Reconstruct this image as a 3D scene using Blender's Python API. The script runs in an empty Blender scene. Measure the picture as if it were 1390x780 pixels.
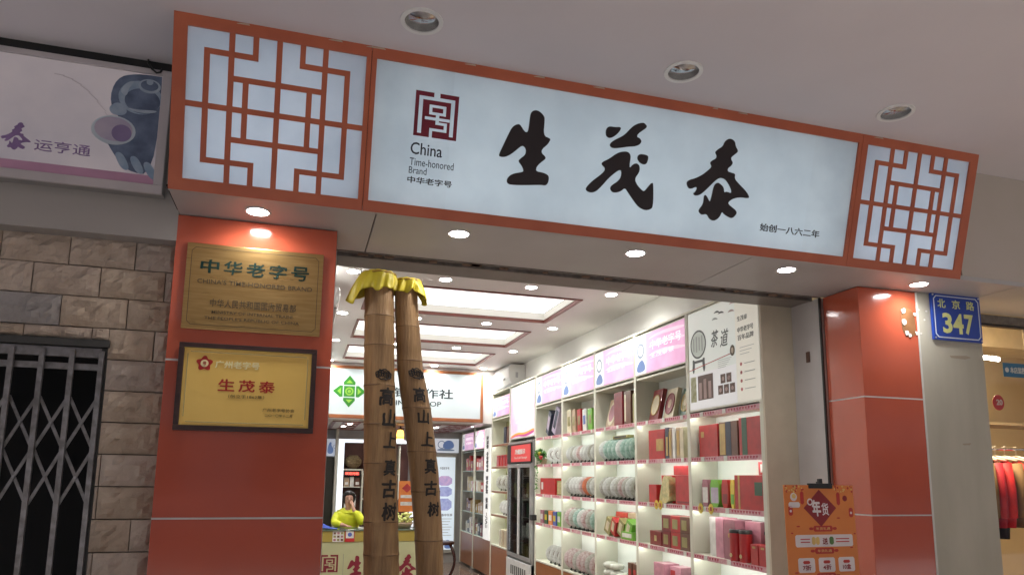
import bpy, bmesh, math, random
from mathutils import Vector, Matrix, noise
random.seed(7)
PI = math.pi
S = bpy.context.scene
COL = S.collection

# ------------------------------------------------------------------ camera
YAW, PITCH, ROLL = 0.2875, 0.1548, 0.0117
cyw, syw, cp, sp = math.cos(YAW), math.sin(YAW), math.cos(PITCH), math.sin(PITCH)
fwd = Vector((syw*cp, cyw*cp, sp)); rt = Vector((cyw, -syw, 0)); up = rt.cross(fwd)
r2 = rt*math.cos(ROLL) + up*math.sin(ROLL); u2 = -rt*math.sin(ROLL) + up*math.cos(ROLL)
cam = bpy.data.objects.new('camera', bpy.data.cameras.new('camera')); COL.objects.link(cam)
cam.matrix_world = Matrix(((r2.x, u2.x, -fwd.x, 0), (r2.y, u2.y, -fwd.y, 0), (r2.z, u2.z, -fwd.z, 1.6), (0, 0, 0, 1)))
cam.data.sensor_width = 36.0; cam.data.lens = 961.2/1390*36
cam.data.shift_y = 108/1390
cam.data.clip_start = 0.05; cam.data.clip_end = 3000
S.camera = cam

# ------------------------------------------------------------------ sky, sun, exposure
W = bpy.data.worlds.new('World'); S.world = W; W.use_nodes = True
wn = W.node_tree.nodes; wl = W.node_tree.links
sky = wn.new('ShaderNodeTexSky'); sky.sky_type = 'NISHITA'; sky.sun_disc = False
SUN_EL, SUN_ROT = math.radians(48), math.radians(200)
sky.sun_elevation = SUN_EL; sky.sun_rotation = SUN_ROT
sky.air_density = 1.6; sky.dust_density = 4.0; sky.ozone_density = 1.2
wl.new(sky.outputs[0], wn['Background'].inputs[0]); wn['Background'].inputs[1].default_value = 0.15
sun = bpy.data.objects.new('sun', bpy.data.lights.new('sun', 'SUN')); COL.objects.link(sun)
sun.data.energy = 1.5; sun.data.angle = math.radians(14); sun.data.color = (1.0, .96, .9)
_d = Vector((math.sin(SUN_ROT)*math.cos(SUN_EL), math.cos(SUN_ROT)*math.cos(SUN_EL), math.sin(SUN_EL)))
sun.rotation_euler = _d.to_track_quat('Z', 'Y').to_euler(); sun.location = (0, -20, 20)
S.view_settings.view_transform = 'Standard'; S.view_settings.look = 'None'
S.view_settings.exposure = 1.76; S.view_settings.gamma = 1.0; S.view_settings.use_curve_mapping = False
S.render.engine = 'CYCLES'
S.cycles.max_bounces = 8; S.cycles.diffuse_bounces = 4; S.cycles.glossy_bounces = 4
S.cycles.transmission_bounces = 6; S.cycles.caustics_reflective = False; S.cycles.caustics_refractive = False

P_SOF, P_INT, P_NB, P_TUBE = 0.62, 2.0, 60.0, 1.36      # watts of the lit lamps

# ------------------------------------------------------------------ materials
MATS = {}
def mat(name, c, rough=.6, metal=0., c2=None, scale=8., bump=0., bscale=60., coat=0., spec=.5, emit=None, es=0., trans=0., stretch=None, rvar=0., detail=6):
    if name in MATS: return MATS[name]
    m = bpy.data.materials.new(name); m.use_nodes = True; MATS[name] = m
    nt = m.node_tree; b = nt.nodes['Principled BSDF']
    b.inputs['Base Color'].default_value = (*c, 1); b.inputs['Roughness'].default_value = rough
    b.inputs['Metallic'].default_value = metal; b.inputs['Specular IOR Level'].default_value = spec
    b.inputs['Coat Weight'].default_value = coat; b.inputs['Coat Roughness'].default_value = .06
    b.inputs['Transmission Weight'].default_value = trans
    tc = nt.nodes.new('ShaderNodeTexCoord'); mp = nt.nodes.new('ShaderNodeMapping')
    nt.links.new(tc.outputs['Object'], mp.inputs[0])
    if stretch: mp.inputs['Scale'].default_value = stretch
    if c2 is None: c2 = tuple(x*.86 for x in c)
    n = nt.nodes.new('ShaderNodeTexNoise'); n.inputs['Scale'].default_value = scale; n.inputs['Detail'].default_value = detail
    nt.links.new(mp.outputs[0], n.inputs['Vector'])
    r = nt.nodes.new('ShaderNodeValToRGB'); r.color_ramp.elements[0].position = .32; r.color_ramp.elements[1].position = .68
    r.color_ramp.elements[0].color = (*c, 1); r.color_ramp.elements[1].color = (*c2, 1)
    nt.links.new(n.outputs['Fac'], r.inputs[0]); nt.links.new(r.outputs[0], b.inputs['Base Color'])
    if rvar:
        mr = nt.nodes.new('ShaderNodeMapRange'); mr.inputs['To Min'].default_value = max(0, rough-rvar); mr.inputs['To Max'].default_value = min(1, rough+rvar)
        n3 = nt.nodes.new('ShaderNodeTexNoise'); n3.inputs['Scale'].default_value = scale*.6; nt.links.new(mp.outputs[0], n3.inputs['Vector'])
        nt.links.new(n3.outputs['Fac'], mr.inputs[0]); nt.links.new(mr.outputs[0], b.inputs['Roughness'])
    if bump:
        n2 = nt.nodes.new('ShaderNodeTexNoise'); n2.inputs['Scale'].default_value = bscale; n2.inputs['Detail'].default_value = 5
        nt.links.new(mp.outputs[0], n2.inputs['Vector'])
        bp = nt.nodes.new('ShaderNodeBump'); bp.inputs['Strength'].default_value = bump; bp.inputs['Distance'].default_value = .01
        nt.links.new(n2.outputs['Fac'], bp.inputs['Height']); nt.links.new(bp.outputs[0], b.inputs['Normal'])
    if es:
        b.inputs['Emission Strength'].default_value = es
        if emit is None: nt.links.new(r.outputs[0], b.inputs['Emission Color'])
        else: b.inputs['Emission Color'].default_value = (*emit, 1)
    return m
def lit(name, c, es, base=.7, rough=.42, c2=None, K=.30):      # back-lit print or acrylic: glows with its own colour
    return mat(name, c, rough, c2=c2 or tuple(x*.96 for x in c), scale=3, es=es*K, spec=.5)
def acrylic(name, c, c2):                     # milky translucent sheet lit by the tubes behind it
    m = mat(name, c, .3, c2=c2, scale=5, spec=.5); nt = m.node_tree; b = nt.nodes['Principled BSDF']; o = nt.nodes['Material Output']
    t = nt.nodes.new('ShaderNodeBsdfTranslucent'); mx = nt.nodes.new('ShaderNodeMixShader'); mx.inputs[0].default_value = .55
    nt.links.new(b.inputs['Base Color'].links[0].from_socket, t.inputs[0]); nt.links.new(b.outputs[0], mx.inputs[1]); nt.links.new(t.outputs[0], mx.inputs[2]); nt.links.new(mx.outputs[0], o.inputs[0])
    return m
def glass(name, tint=(1, 1, 1), mixf=.12):
    m = bpy.data.materials.new(name); m.use_nodes = True; nt = m.node_tree; nt.nodes.clear()
    o = nt.nodes.new('ShaderNodeOutputMaterial'); mx = nt.nodes.new('ShaderNodeMixShader'); t = nt.nodes.new('ShaderNodeBsdfTransparent'); g = nt.nodes.new('ShaderNodeBsdfGlossy')
    lw = nt.nodes.new('ShaderNodeLayerWeight'); fr = nt.nodes.new('ShaderNodeMath'); fr.operation = 'POWER'; fr.inputs[1].default_value = 5.; nt.links.new(lw.outputs['Facing'], fr.inputs[0])
    mr = nt.nodes.new('ShaderNodeMath'); mr.operation = 'MULTIPLY_ADD'; mr.inputs[1].default_value = .6; mr.inputs[2].default_value = mixf*.5
    nt.links.new(fr.outputs[0], mr.inputs[0]); t.inputs[0].default_value = (*tint, 1); g.inputs['Roughness'].default_value = .03
    nt.links.new(mr.outputs[0], mx.inputs[0]); nt.links.new(t.outputs[0], mx.inputs[1]); nt.links.new(g.outputs[0], mx.inputs[2]); nt.links.new(mx.outputs[0], o.inputs[0])
    return m

M_ceil = mat('ceiling_paint', (.71, .68, .705), .75, c2=(.63, .60, .625), scale=.9, bump=.08, bscale=8)
M_beige = mat('beige_render', (.50, .455, .41), .7, c2=(.47, .43, .37), scale=2.5, bump=.12, bscale=90)
M_fascia = mat('grey_fascia_panel', (.37, .345, .325), .55, c2=(.36, .335, .31), scale=1.6, bump=.04, bscale=30)
M_soffit = mat('soffit_panel_paint', (.47, .465, .465), .42, c2=(.40, .395, .39), scale=1.7, bump=.03, bscale=20)
M_red = mat('red_composite_cladding', (.50, .098, .048), .14, c2=(.44, .084, .042), scale=2.3, coat=.4, rvar=.09, bump=.012, bscale=3.5)
M_signred = mat('sign_frame_red', (.49, .132, .062), .36, c2=(.42, .105, .050), scale=5, rvar=.06)
M_joint = mat('pale_joint_strip', (.62, .57, .55), .5)
M_bronze = mat('brass_plate', (.46, .30, .12), .30, metal=.85, c2=(.36, .22, .08), scale=7, bump=.02, stretch=(1, 1, 12), rvar=.08)
M_gold = mat('gold_foil_plate', (.88, .60, .17), .30, metal=.12, c2=(.80, .52, .13), scale=3, bump=.02, spec=.3)
M_goldl = mat('gold_bevel', (.95, .78, .40), .25, metal=.6)
M_wooddk = mat('dark_wood', (.05, .022, .018), .35, c2=(.03, .012, .010), scale=14, stretch=(1, 1, 5))
M_black = mat('black_paint', (.012, .012, .012), .45)
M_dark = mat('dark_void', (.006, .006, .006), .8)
M_alu = mat('aluminium_trim', (.62, .62, .62), .35, metal=.8)
M_chrome = mat('chrome_reflector', (.75, .74, .72), .12, metal=1., c2=(.45, .44, .43), scale=20)
M_whitep = mat('white_plastic', (.80, .80, .78), .38, c2=(.76, .76, .74))
M_steel = mat('weathered_steel', (.33, .32, .32), .42, metal=.7, c2=(.20, .19, .19), scale=18, bump=.1)
M_railgrey = mat('shutter_rail_metal', (.22, .20, .185), .5, metal=.4, c2=(.13, .115, .10), scale=22, bump=.15)
M_intw = mat('interior_wall_paint', (.78, .78, .75), .6, c2=(.74, .74, .71), scale=2)
M_intc = mat('interior_ceiling_paint', (.62, .60, .585), .6, c2=(.58, .565, .55), scale=2)
M_trimbr = mat('coffer_brown_trim', (.20, .06, .045), .4)
M_cream = mat('cream_shelf_laminate', (.64, .64, .54), .4, c2=(.60, .60, .50), scale=3)
M_shelfw = mat('shelf_back_white', (.84, .88, .84), .5, c2=(.81, .86, .82))
M_olive = mat('olive_shelf_back', (.42, .42, .22), .5)
M_woodbr = mat('cabinet_door_wood', (.27, .10, .035), .33, c2=(.21, .075, .025), scale=9, stretch=(1, 6, 1))
M_floor = mat('shop_floor_tile', (.30, .22, .17), .12, c2=(.24, .17, .13), scale=3)
M_pave = mat('pavement_stone', (.46, .43, .42), .6, c2=(.40, .375, .365), scale=6, bump=.2)
M_asph = mat('asphalt', (.05, .05, .052), .85, bump=.5, bscale=120)
M_ink = mat('black_vinyl', (.018, .010, .010), .4)
M_inkb = mat('brush_ink', (.022, .016, .012), .65)
M_led = mat('led_light', (1, 1, 1), .5, es=6.5, emit=(.93, 1, .95))
M_lamp = mat('lamp_lens', (1, 1, 1), .5, es=22., emit=(1, .985, .97))
M_glass = glass('clear_glass', mixf=.045)
M_tint = glass('fridge_glass', (.72, .75, .74), .10)

# ------------------------------------------------------------------ geometry helpers
ORI = {}
class Fr:                                   # a flat frame: origin, right, up, outward normal
    def __init__(s, o, u=(1, 0, 0), v=(0, 0, 1)):
        s.o = Vector(o); s.u = Vector(u).normalized(); s.v = Vector(v).normalized(); s.n = s.u.cross(s.v)
    def p(s, a, b, c=0.): return s.o + s.u*a + s.v*b + s.n*c
class MB:
    def __init__(s): s.v = []; s.f = []
    def add(s, vs, fs):
        k = len(s.v); s.v += [Vector(x) for x in vs]; s.f += [tuple(i+k for i in f) for f in fs]; return s
    def box(s, x0, x1, y0, y1, z0, z1):
        return s.add([(x0, y0, z0), (x1, y0, z0), (x1, y1, z0), (x0, y1, z0), (x0, y0, z1), (x1, y0, z1), (x1, y1, z1), (x0, y1, z1)],
            [(0, 3, 2, 1), (4, 5, 6, 7), (0, 1, 5, 4), (1, 2, 6, 5), (2, 3, 7, 6), (3, 0, 4, 7)])
    def fb(s, F, a0, a1, b0, b1, c0, c1):   # box in a frame
        pts = [F.p(a, b, c) for c in (c0, c1) for a, b in ((a0, b0), (a1, b0), (a1, b1), (a0, b1))]
        return s.add(pts, [(3, 2, 1, 0), (4, 5, 6, 7), (0, 1, 5, 4), (1, 2, 6, 5), (2, 3, 7, 6), (3, 0, 4, 7)])
    def poly(s, F, pts, c0, c1):            # extruded outline
        n = len(pts)
        ar = sum(pts[i][0]*pts[(i+1) % n][1]-pts[(i+1) % n][0]*pts[i][1] for i in range(n))
        if ar < 0: pts = pts[::-1]
        vs = [F.p(a, b, c0) for a, b in pts] + [F.p(a, b, c1) for a, b in pts]
        return s.add(vs, [tuple(range(n-1, -1, -1)), tuple(range(n, 2*n))] + [(i, (i+1) % n, n+(i+1) % n, n+i) for i in range(n)])
    def disc(s, F, a, b, r, c0, c1, seg=20, ra=None):
        return s.poly(F, [(a+r*math.cos(2*PI*i/seg), b+(ra or r)*math.sin(2*PI*i/seg)) for i in range(seg)], c0, c1)
    def ring(s, F, a, b, r0, r1, c0, c1, seg=28):
        vs = []; fs = []
        for i in range(seg):
            t = 2*PI*i/seg; co, si = math.cos(t), math.sin(t)
            vs += [F.p(a+r0*co, b+r0*si, c0), F.p(a+r1*co, b+r1*si, c0), F.p(a+r1*co, b+r1*si, c1), F.p(a+r0*co, b+r0*si, c1)]
        for i in range(seg):
            j = (i+1) % seg
            for q in range(4): fs.append((4*i+q, 4*i+(q+1) % 4, 4*j+(q+1) % 4, 4*j+q))
        return s.add(vs, fs)
    def tube(s, pts, r, seg=8, cap=True):
        pts = [Vector(p) for p in pts]; rs = r if isinstance(r, (list, tuple)) else [r]*len(pts)
        vs = []; fs = []; prev = None
        for i, p in enumerate(pts):
            t = (pts[min(i+1, len(pts)-1)] - pts[max(i-1, 0)]).normalized()
            a = prev if prev else (Vector((0, 0, 1)) if abs(t.z) < .9 else Vector((1, 0, 0)))
            x = (a - t*a.dot(t)).normalized(); prev = x; y = t.cross(x)
            vs += [p + (x*math.cos(2*PI*k/seg) + y*math.sin(2*PI*k/seg))*rs[i] for k in range(seg)]
        for i in range(len(pts)-1):
            fs += [(i*seg+k, i*seg+(k+1) % seg, (i+1)*seg+(k+1) % seg, (i+1)*seg+k) for k in range(seg)]
        if cap: fs += [tuple(range(seg-1, -1, -1)), tuple((len(pts)-1)*seg+k for k in range(seg))]
        return s.add(vs, fs)
    def lathe(s, prof, seg=20, o=(0, 0, 0)):
        vs = []; fs = []; o = Vector(o)
        for r, z in prof: vs += [o+Vector((r*math.cos(2*PI*k/seg), r*math.sin(2*PI*k/seg), z)) for k in range(seg)]
        for i in range(len(prof)-1): fs += [(i*seg+k, i*seg+(k+1) % seg, (i+1)*seg+(k+1) % seg, (i+1)*seg+k) for k in range(seg)]
        fs += [tuple(range(seg-1, -1, -1)), tuple((len(prof)-1)*seg+k for k in range(seg))]
        return s.add(vs, fs)
    def build(s, name, m, parent=None, smooth=False, bevel=0., fix=False):
        off = ORI.get(parent.name, Vector()) if parent else Vector()
        me = bpy.data.meshes.new(name); me.from_pydata([v-off for v in s.v], [], s.f)
        if bevel or fix:
            bm = bmesh.new(); bm.from_mesh(me)
            if fix: bmesh.ops.recalc_face_normals(bm, faces=bm.faces)
            if bevel: bmesh.ops.bevel(bm, geom=[e for e in bm.edges], offset=bevel, segments=2, affect='EDGES', profile=.6)
            bm.to_mesh(me); bm.free()
        me.update(); me.materials.append(m)
        if smooth:
            for p in me.polygons: p.use_smooth = True
            if smooth == 'auto':
                try: me.set_sharp_from_angle(angle=math.radians(40))
                except Exception: pass
        o = bpy.data.objects.new(name, me); COL.objects.link(o); o.parent = parent
        ORI[o.name] = off.copy()
        return o
def tag(o, label, cat, group=None):
    o['label'] = label; o['category'] = cat
    if group: o['group'] = group
    return o
def thing(name, label, cat, loc=(0, 0, 0), group=None):
    o = bpy.data.objects.new(name, None); COL.objects.link(o); o.location = loc; o.empty_display_size = .1
    ORI[o.name] = Vector(loc)
    return tag(o, label, cat, group)
def struct(o): o['kind'] = 'structure'; return o
def box(name, m, parent, *a, bevel=0.): return MB().box(*a).build(name, m, parent, bevel=bevel)
def dup(root, loc=None, rotz=None, label=None, group=None):
    r = root.copy(); COL.objects.link(r)
    if loc is not None: r.location = loc
    if rotz is not None: r.rotation_euler = (0, 0, rotz)
    if label: r['label'] = label
    if group: r['group'] = group
    for ch in list(root.children):
        c = ch.copy(); COL.objects.link(c); c.parent = r
        for g in list(ch.children):
            d = g.copy(); COL.objects.link(d); d.parent = c
    return r
def text(name, body, F, bx, m, parent, weight=0., depth=.0015, c0=.001, shear=0., wrap=None, res=3, space=1.0, brush=0):
    """lettering fitted to the box (a0,a1,b0,b1) of frame F; a1 None keeps the proportions"""
    cjk = any(ord(q) > 255 for q in body); fat = weight-.006 if cjk and weight > .012 else 0
    if cjk: weight = min(weight, .006)
    cu = bpy.data.curves.new(name, 'FONT'); cu.body = body; cu.size = 1; cu.offset = weight; cu.resolution_u = res; cu.shear = shear
    cu.space_character = space; cu.space_line = 1.15
    t = bpy.data.objects.new('tmp_text', cu); COL.objects.link(t)
    me = bpy.data.meshes.new_from_object(t.evaluated_get(bpy.context.evaluated_depsgraph_get()))
    bpy.data.objects.remove(t); bpy.data.curves.remove(cu)
    bm = bmesh.new(); bm.from_mesh(me)
    bmesh.ops.remove_doubles(bm, verts=bm.verts, dist=1e-5)
    if not bm.verts: bm.free(); return None
    if fat:                                 # heavier strokes: slightly shifted copies, each a hair above the last
        g0 = bm.verts[:]+bm.edges[:]+bm.faces[:]
        for i, (dx, dy) in enumerate(((fat, 0), (-fat, 0), (0, fat*.8), (0, -fat*.8))):
            d = bmesh.ops.duplicate(bm, geom=g0)
            for e in d['geom']:
                if isinstance(e, bmesh.types.BMVert): e.co.x += dx; e.co.y += dy; e.co.z += .00012*(i+1)
    xs = [v.co.x for v in bm.verts]; ys = [v.co.y for v in bm.verts]
    x0, x1, y0, y1 = min(xs), max(xs), min(ys), max(ys)
    a0, a1, b0, b1 = bx; sy = (b1-b0)/(y1-y0); sx = (a1-a0)/(x1-x0) if a1 is not None else sy
    if wrap:
        bmesh.ops.triangulate(bm, faces=bm.faces)
        for _ in range(3):
            L = [e for e in bm.edges if e.calc_length()*sx > .012]
            if L: bmesh.ops.subdivide_edges(bm, edges=L, cuts=1); bmesh.ops.triangulate(bm, faces=bm.faces)
    elif depth:
        ex = bmesh.ops.extrude_face_region(bm, geom=bm.faces[:])
        for e in ex['geom']:
            if isinstance(e, bmesh.types.BMVert): e.co.z += depth
    off = ORI.get(parent.name, Vector()) if parent else Vector()
    for v in bm.verts:
        a = a0+(v.co.x-x0)*sx; b = b0+(v.co.y-y0)*sy
        if brush: nn = noise.noise_vector(Vector((a*38, b*38, brush*3.3))); a += nn.x*abs(a1-a0)*.05; b += nn.y*abs(a1-a0)*.05
        v.co = (wrap(a, b)+Vector((0, -v.co.z, 0)) if wrap else F.p(a, b, c0+v.co.z)) - off
    if not wrap: bmesh.ops.recalc_face_normals(bm, faces=bm.faces)
    for f_ in bm.faces: f_.smooth = False
    bm.to_mesh(me); bm.free(); me.materials.clear(); me.materials.append(m); me.name = name
    o = bpy.data.objects.new(name, me); COL.objects.link(o); o.parent = parent
    return o
def smoothpoly(pts, n=2):                   # Chaikin rounding of a traced brush outline
    for _ in range(n):
        q = []
        for i in range(len(pts)):
            a, b = pts[i], pts[(i+1) % len(pts)]
            q += [(a[0]*.75+b[0]*.25, a[1]*.75+b[1]*.25), (a[0]*.25+b[0]*.75, a[1]*.25+b[1]*.75)]
        pts = q
    return pts

# ================================================================== SETTING
struct(box('ground', M_asph, None, -900, 900, -900, 900, -.35, -.19))
struct(box('road', mat('road_asphalt', (.055, .055, .057), .8, bump=.4, bscale=110), None, -300, 300, -16, -5.5, -.19, -.15))
ob_ = struct(box('opposite_building', mat('opposite_render', (.34, .33, .32), .7, c2=(.28, .27, .26), scale=.4), None, -70, 70, -30, -19, -.19, 16))
for i in range(-12, 13):
    for j in range(4): box('window', mat('far_window', (.05, .06, .07), .15), ob_, i*5.2-1.5, i*5.2+1.5, -18.99, -18.9, 1.0+j*3.7, 3.2+j*3.7)
struct(box('kerb', mat('kerb_granite', (.33, .32, .31), .7, bump=.2), None, -300, 300, -5.5, -5.3, -.19, -.02))
struct(box('pavement', M_pave, None, -60, 60, -5.3, 3.9, -.19, 0))
holes = [(.385, 2.675), (1.6, 2.675), (2.815, 2.675)]; m = MB(); q = .2
for x0, x1, y0, y1 in ((-60, 60, -2.6, 2.675-q), (-60, 60, 2.675+q, 3.7), (-60, .385-q, 2.675-q, 2.675+q), (.385+q, 1.6-q, 2.675-q, 2.675+q), (1.6+q, 2.815-q, 2.675-q, 2.675+q), (2.815+q, 60, 2.675-q, 2.675+q)):
    m.add([(x0, y0, 3.46), (x0, y1, 3.46), (x1, y1, 3.46), (x1, y0, 3.46)], [(0, 1, 2, 3)])
for hx, hy in holes:                          # square cells with the round lamp holes
    vs = []; n = 32
    for k in range(n):
        a = 2*PI*k/n; co, si = math.cos(a), math.sin(a); s_ = q/max(abs(co), abs(si)); vs += [(hx+.078*co, hy+.078*si, 3.46), (hx+s_*co, hy+s_*si, 3.46)]
    m.add(vs, [(2*k, 2*((k+1) % n), 2*((k+1) % n)+1, 2*k+1) for k in range(n)])
m.box(-60, 60, -2.6, 3.7, 3.60, 3.72)
struct(m.build('ceiling', M_ceil, None))
struct(box('sky_limit_beam', M_beige, None, -60, 60, -2.9, -2.6, 3.2, 3.9))  # unseen outer beam, added to limit the sky light under the ceiling
fw = struct(box('fascia_wall', M_beige, None, 3.66, 60, 3.10, 3.28, 2.80, 3.459))
fw2 = struct(box('fascia_wall_behind_sign', mat('sign_interior_white', (.8, .82, .84), .6), None, -.59, 3.66, 3.34, 3.42, 2.80, 3.459))
struct(box('fascia_wall_left', M_fascia, None, -60, -.592, 3.40, 3.52, 2.645, 3.459))
struct(box('soffit_edge', M_soffit, None, -.59, 60, 3.103, 3.12, 2.774, 2.80))
# soffit: big painted panels with thin open joints
sof = tag(thing('soffit', 'grey soffit of wide painted panels with recessed lamps under the red sign', 'soffit', (-.59, 3.1, 2.774)), 'grey soffit of wide painted panels with recessed lamps under the red sign', 'soffit')
xs = [-.59, .272, 2.25, 4.1, 60]
for a, b in zip(xs, xs[1:]): box('soffit_panel', M_soffit, sof, a+.0025, b-.0025, 3.1215, 3.70, 2.774, 2.79, bevel=.001)
struct(box('soffit_backing', M_dark, None, -.6, 60, 3.12, 3.70, 2.792, 2.80))
# wall over the opening, with the roller shutter slot
sl = thing('shutter_rail', 'scuffed metal roller shutter rail along the lintel of the tea shop', 'shutter rail', (.13, 3.7, 2.774))
box('slot_cheek', M_railgrey, sl, .12, 3.165, 3.70, 3.716, 2.770, 2.83)
box('slot_cheek', M_railgrey, sl, .12, 3.165, 3.775, 3.792, 2.766, 2.83)
box('shutter_bottom_bar', mat('shutter_slat_metal', (.34, .32, .30), .45, metal=.5, c2=(.2, .19, .17), scale=30, stretch=(.3, 1, 1), bump=.2), sl, .135, 3.15, 3.722, 3.768, 2.786, 2.82)
m = MB()
random.seed(3)
for i in range(26):
    x = random.uniform(.2, 3.0); w = random.uniform(.01, .06); m.box(x, x+w, 3.714, 3.722+random.uniform(0, .02), 2.762, 2.772)
m.build('scuffed_sealant', mat('rust_sealant', (.20, .13, .09), .8), sl)['kind'] = 'stuff'
struct(box('lintel', mat('lintel_grey', (.20, .185, .165), .5, c2=(.16, .145, .13), scale=6), None, .11, 1.90, 3.792, 4.0, 2.774, 2.83))
struct(box('lintel_plate', mat('lintel_grey2', (.23, .205, .185), .45, c2=(.19, .17, .15), scale=6), None, 1.903, 3.17, 3.792, 4.0, 2.772, 2.83))
struct(box('wall_above_opening', M_intw, None, .10, 3.2, 3.80, 3.99, 2.83, 3.5))
M_side = mat('grey_reveal_paint', (.60, .58, .57), .55, c2=(.53, .51, .50), scale=4)
struct(box('opening_reveal_right', M_side, None, 3.17, 3.60, 3.72, 4.0, 0, 2.774))
struct(box('opening_reveal_left', M_side, None, .0, .128, 3.702, 4.0, 0, 2.774))
fp = thing('shutter_guide', 'thin black vertical shutter guide beside the right red pillar', 'shutter guide', (3.16, 3.7, 0))
box('guide_channel', M_black, fp, 3.157, 3.168, 3.70, 3.715, 0, 2.77)
box('guide_lip', M_alu, fp, 3.168, 3.178, 3.700, 3.708, 0, 2.765)
hk = MB().box(3.160, 3.169, 3.83, 3.86, 2.37, 2.44).build('bolt', mat('rusty_bolt', (.12, .06, .04), .7), None, bevel=.002)
tag(hk, 'small rusty bolt sticking out of the grey reveal right of the opening', 'bolt')

# ------------------------------------------------------------------ red pillars
def pillar(name, label, x0, x1, y0, y1, side_joint=False):
    t = thing(name, label, 'pillar', ((x0+x1)/2, y0, 0))
    zs = [0, .03, .72, 1.41, 2.10, 2.7735]
    box('core', M_dark, t, x0+.02, x1-.02, y0+.02, y1-.002, 0, 2.772)
    for a, b in zip(zs, zs[1:]):
        if b-a < .05: continue
        box('cladding_panel', M_red, t, x0, x1, y0, y1, a+.004, b-.004, bevel=.0025)
        box('joint_strip', M_joint, t, x0-.0004, x1+.0004, y0-.0006, y1-.01, a-.0038, a+.0038)
    return t
pl = pillar('red_pillar', 'glossy red clad pillar carrying the two brass and gold plaques', -.594, .115, 3.40, 3.70)
pr = pillar('red_pillar', 'glossy red clad pillar with white glue spots beside the orange poster stand', 3.182, 3.618, 3.40, 3.70)
# white glue spots and torn adhesive patches on the right pillar
Fp = Fr((0, 3.3995, 0))
gl = mat('old_glue_white', (.78, .76, .72), .6); gt = mat('glue_tan', (.22, .10, .04), .5, c2=(.17, .075, .03), scale=12)
m = MB().poly(Fp, smoothpoly([(3.497, 2.66), (3.56, 2.665), (3.6, 2.64), (3.607, 2.50), (3.56, 2.478), (3.515, 2.49), (3.49, 2.55)]), 0, .0008)
tag(m.build('tape_residue', gt, None), 'brown rectangle of tape residue near the top of the right red pillar', 'tape residue')
for k, (x, z, r) in enumerate([(3.512, 2.642, .017), (3.512, 2.572, .019), (3.530, 2.505, .016), (3.552, 2.492, .012), (3.6, 2.628, .010), (3.604, 2.508, .011)]):
    pts = [(x+r*random.uniform(.6, 1.1)*math.cos(i*PI/6), z+r*random.uniform(.8, 1.25)*math.sin(i*PI/6)) for i in range(12)]
    q = MB().poly(Fp, smoothpoly(pts, 1), .0009, .006).build('glue_spot', gl, None, bevel=0)
    pos = ['highest', 'second highest', 'third', 'lowest large', 'upper right small', 'lower right small'][k]
    tag(q, '%s white glue spot on the upper part of the right red pillar' % pos, 'glue spot', 'white glue spots on the red pillar')
# white neighbouring pillar
wp = thing('white_pillar', 'plain beige painted pillar carrying the blue house number plate', 'pillar', (3.88, 3.4, 0))
M_wp = mat('pillar_beige_paint', (.47, .45, .375), .6, c2=(.39, .37, .30), scale=3.2, stretch=(1.5, 1.5, .35), bump=.05, bscale=30)
box('shaft', M_wp, wp, 3.6215, 4.135, 3.404, 3.99, 0, 2.7735, bevel=.004)
box('edge_trim', mat('white_edge_trim', (.66, .66, .62), .5), wp, 3.6185, 3.632, 3.3985, 3.4035, 0, 2.7735)
sm = mat('paint_scar', (.36, .31, .24), .7)
F2 = Fr((0, 3.4035, 0))
MB().poly(F2, [(3.86, 2.385), (3.99, 2.392), (4.03, 2.382), (3.98, 2.368), (3.87, 2.372)], 0, .0006).build('paint_scar', sm, wp)
MB().poly(F2, [(3.90, 1.84), (3.97, 1.845), (3.96, 1.832), (3.91, 1.83)], 0, .0006).build('paint_scar', sm, wp)
for x, z in ((3.64, 2.66), (3.70, 2.655), (3.645, 2.51), (3.68, 2.60)):
    MB().poly(F2, [(x+.012*random.uniform(.5, 1)*math.cos(i), z+.009*random.uniform(.4, 1)*math.sin(i)) for i in range(6)], .0003, .003).build('glue_patch', gl, wp)
# house number plate
B = mat('plate_blue', (.012, .055, .36), .3, c2=(.012, .05, .32), scale=4); Wt = mat('plate_white', (.70, .76, .80), .4); Yl = mat('plate_pale_yellow', (.70, .74, .30), .4)
hn = thing('house_number_plate', 'blue enamel house number plate 347 at the top of the beige pillar', 'house number', (3.93, 3.39, 2.62))
F3 = Fr((3.728, 3.385, 2.478))
MB().fb(F3, 0, .392, 0, .298, -.016, 0).build('plate', B, hn, bevel=.002)
def frame_line(F, a0, a1, b0, b1, w, cut, c0, c1):
    o = [(a0+cut, b0), (a1-cut, b0), (a1, b0+cut), (a1, b1-cut), (a1-cut, b1), (a0+cut, b1), (a0, b1-cut), (a0, b0+cut)]
    ce = ((a0+a1)/2, (b0+b1)/2); k = w
    i_ = [(a0+cut+k*.4, b0+k), (a1-cut-k*.4, b0+k), (a1-k, b0+cut+k*.4), (a1-k, b1-cut-k*.4), (a1-cut-k*.4, b1-k), (a0+cut+k*.4, b1-k), (a0+k, b1-cut-k*.4), (a0+k, b0+cut+k*.4)]
    m = MB(); n = 8
    vs = [F.p(*q, c1) for q in o] + [F.p(*q, c1) for q in i_] + [F.p(*q, c0) for q in o] + [F.p(*q, c0) for q in i_]
    fs = []
    for i in range(n):
        j = (i+1) % n
        fs += [(i, j, n+j, n+i), (2*n+i, i, j, 2*n+j)[::-1], (n+i, n+j, 3*n+j, 3*n+i)[::-1], (2*n+i, 2*n+j, 3*n+j, 3*n+i)[::-1]]
    m.add(vs, fs); return m
frame_line(F3, .014, .378, .014, .284, .006, .022, .0005, .002).build('border_line', Wt, hn, fix=True)
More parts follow.
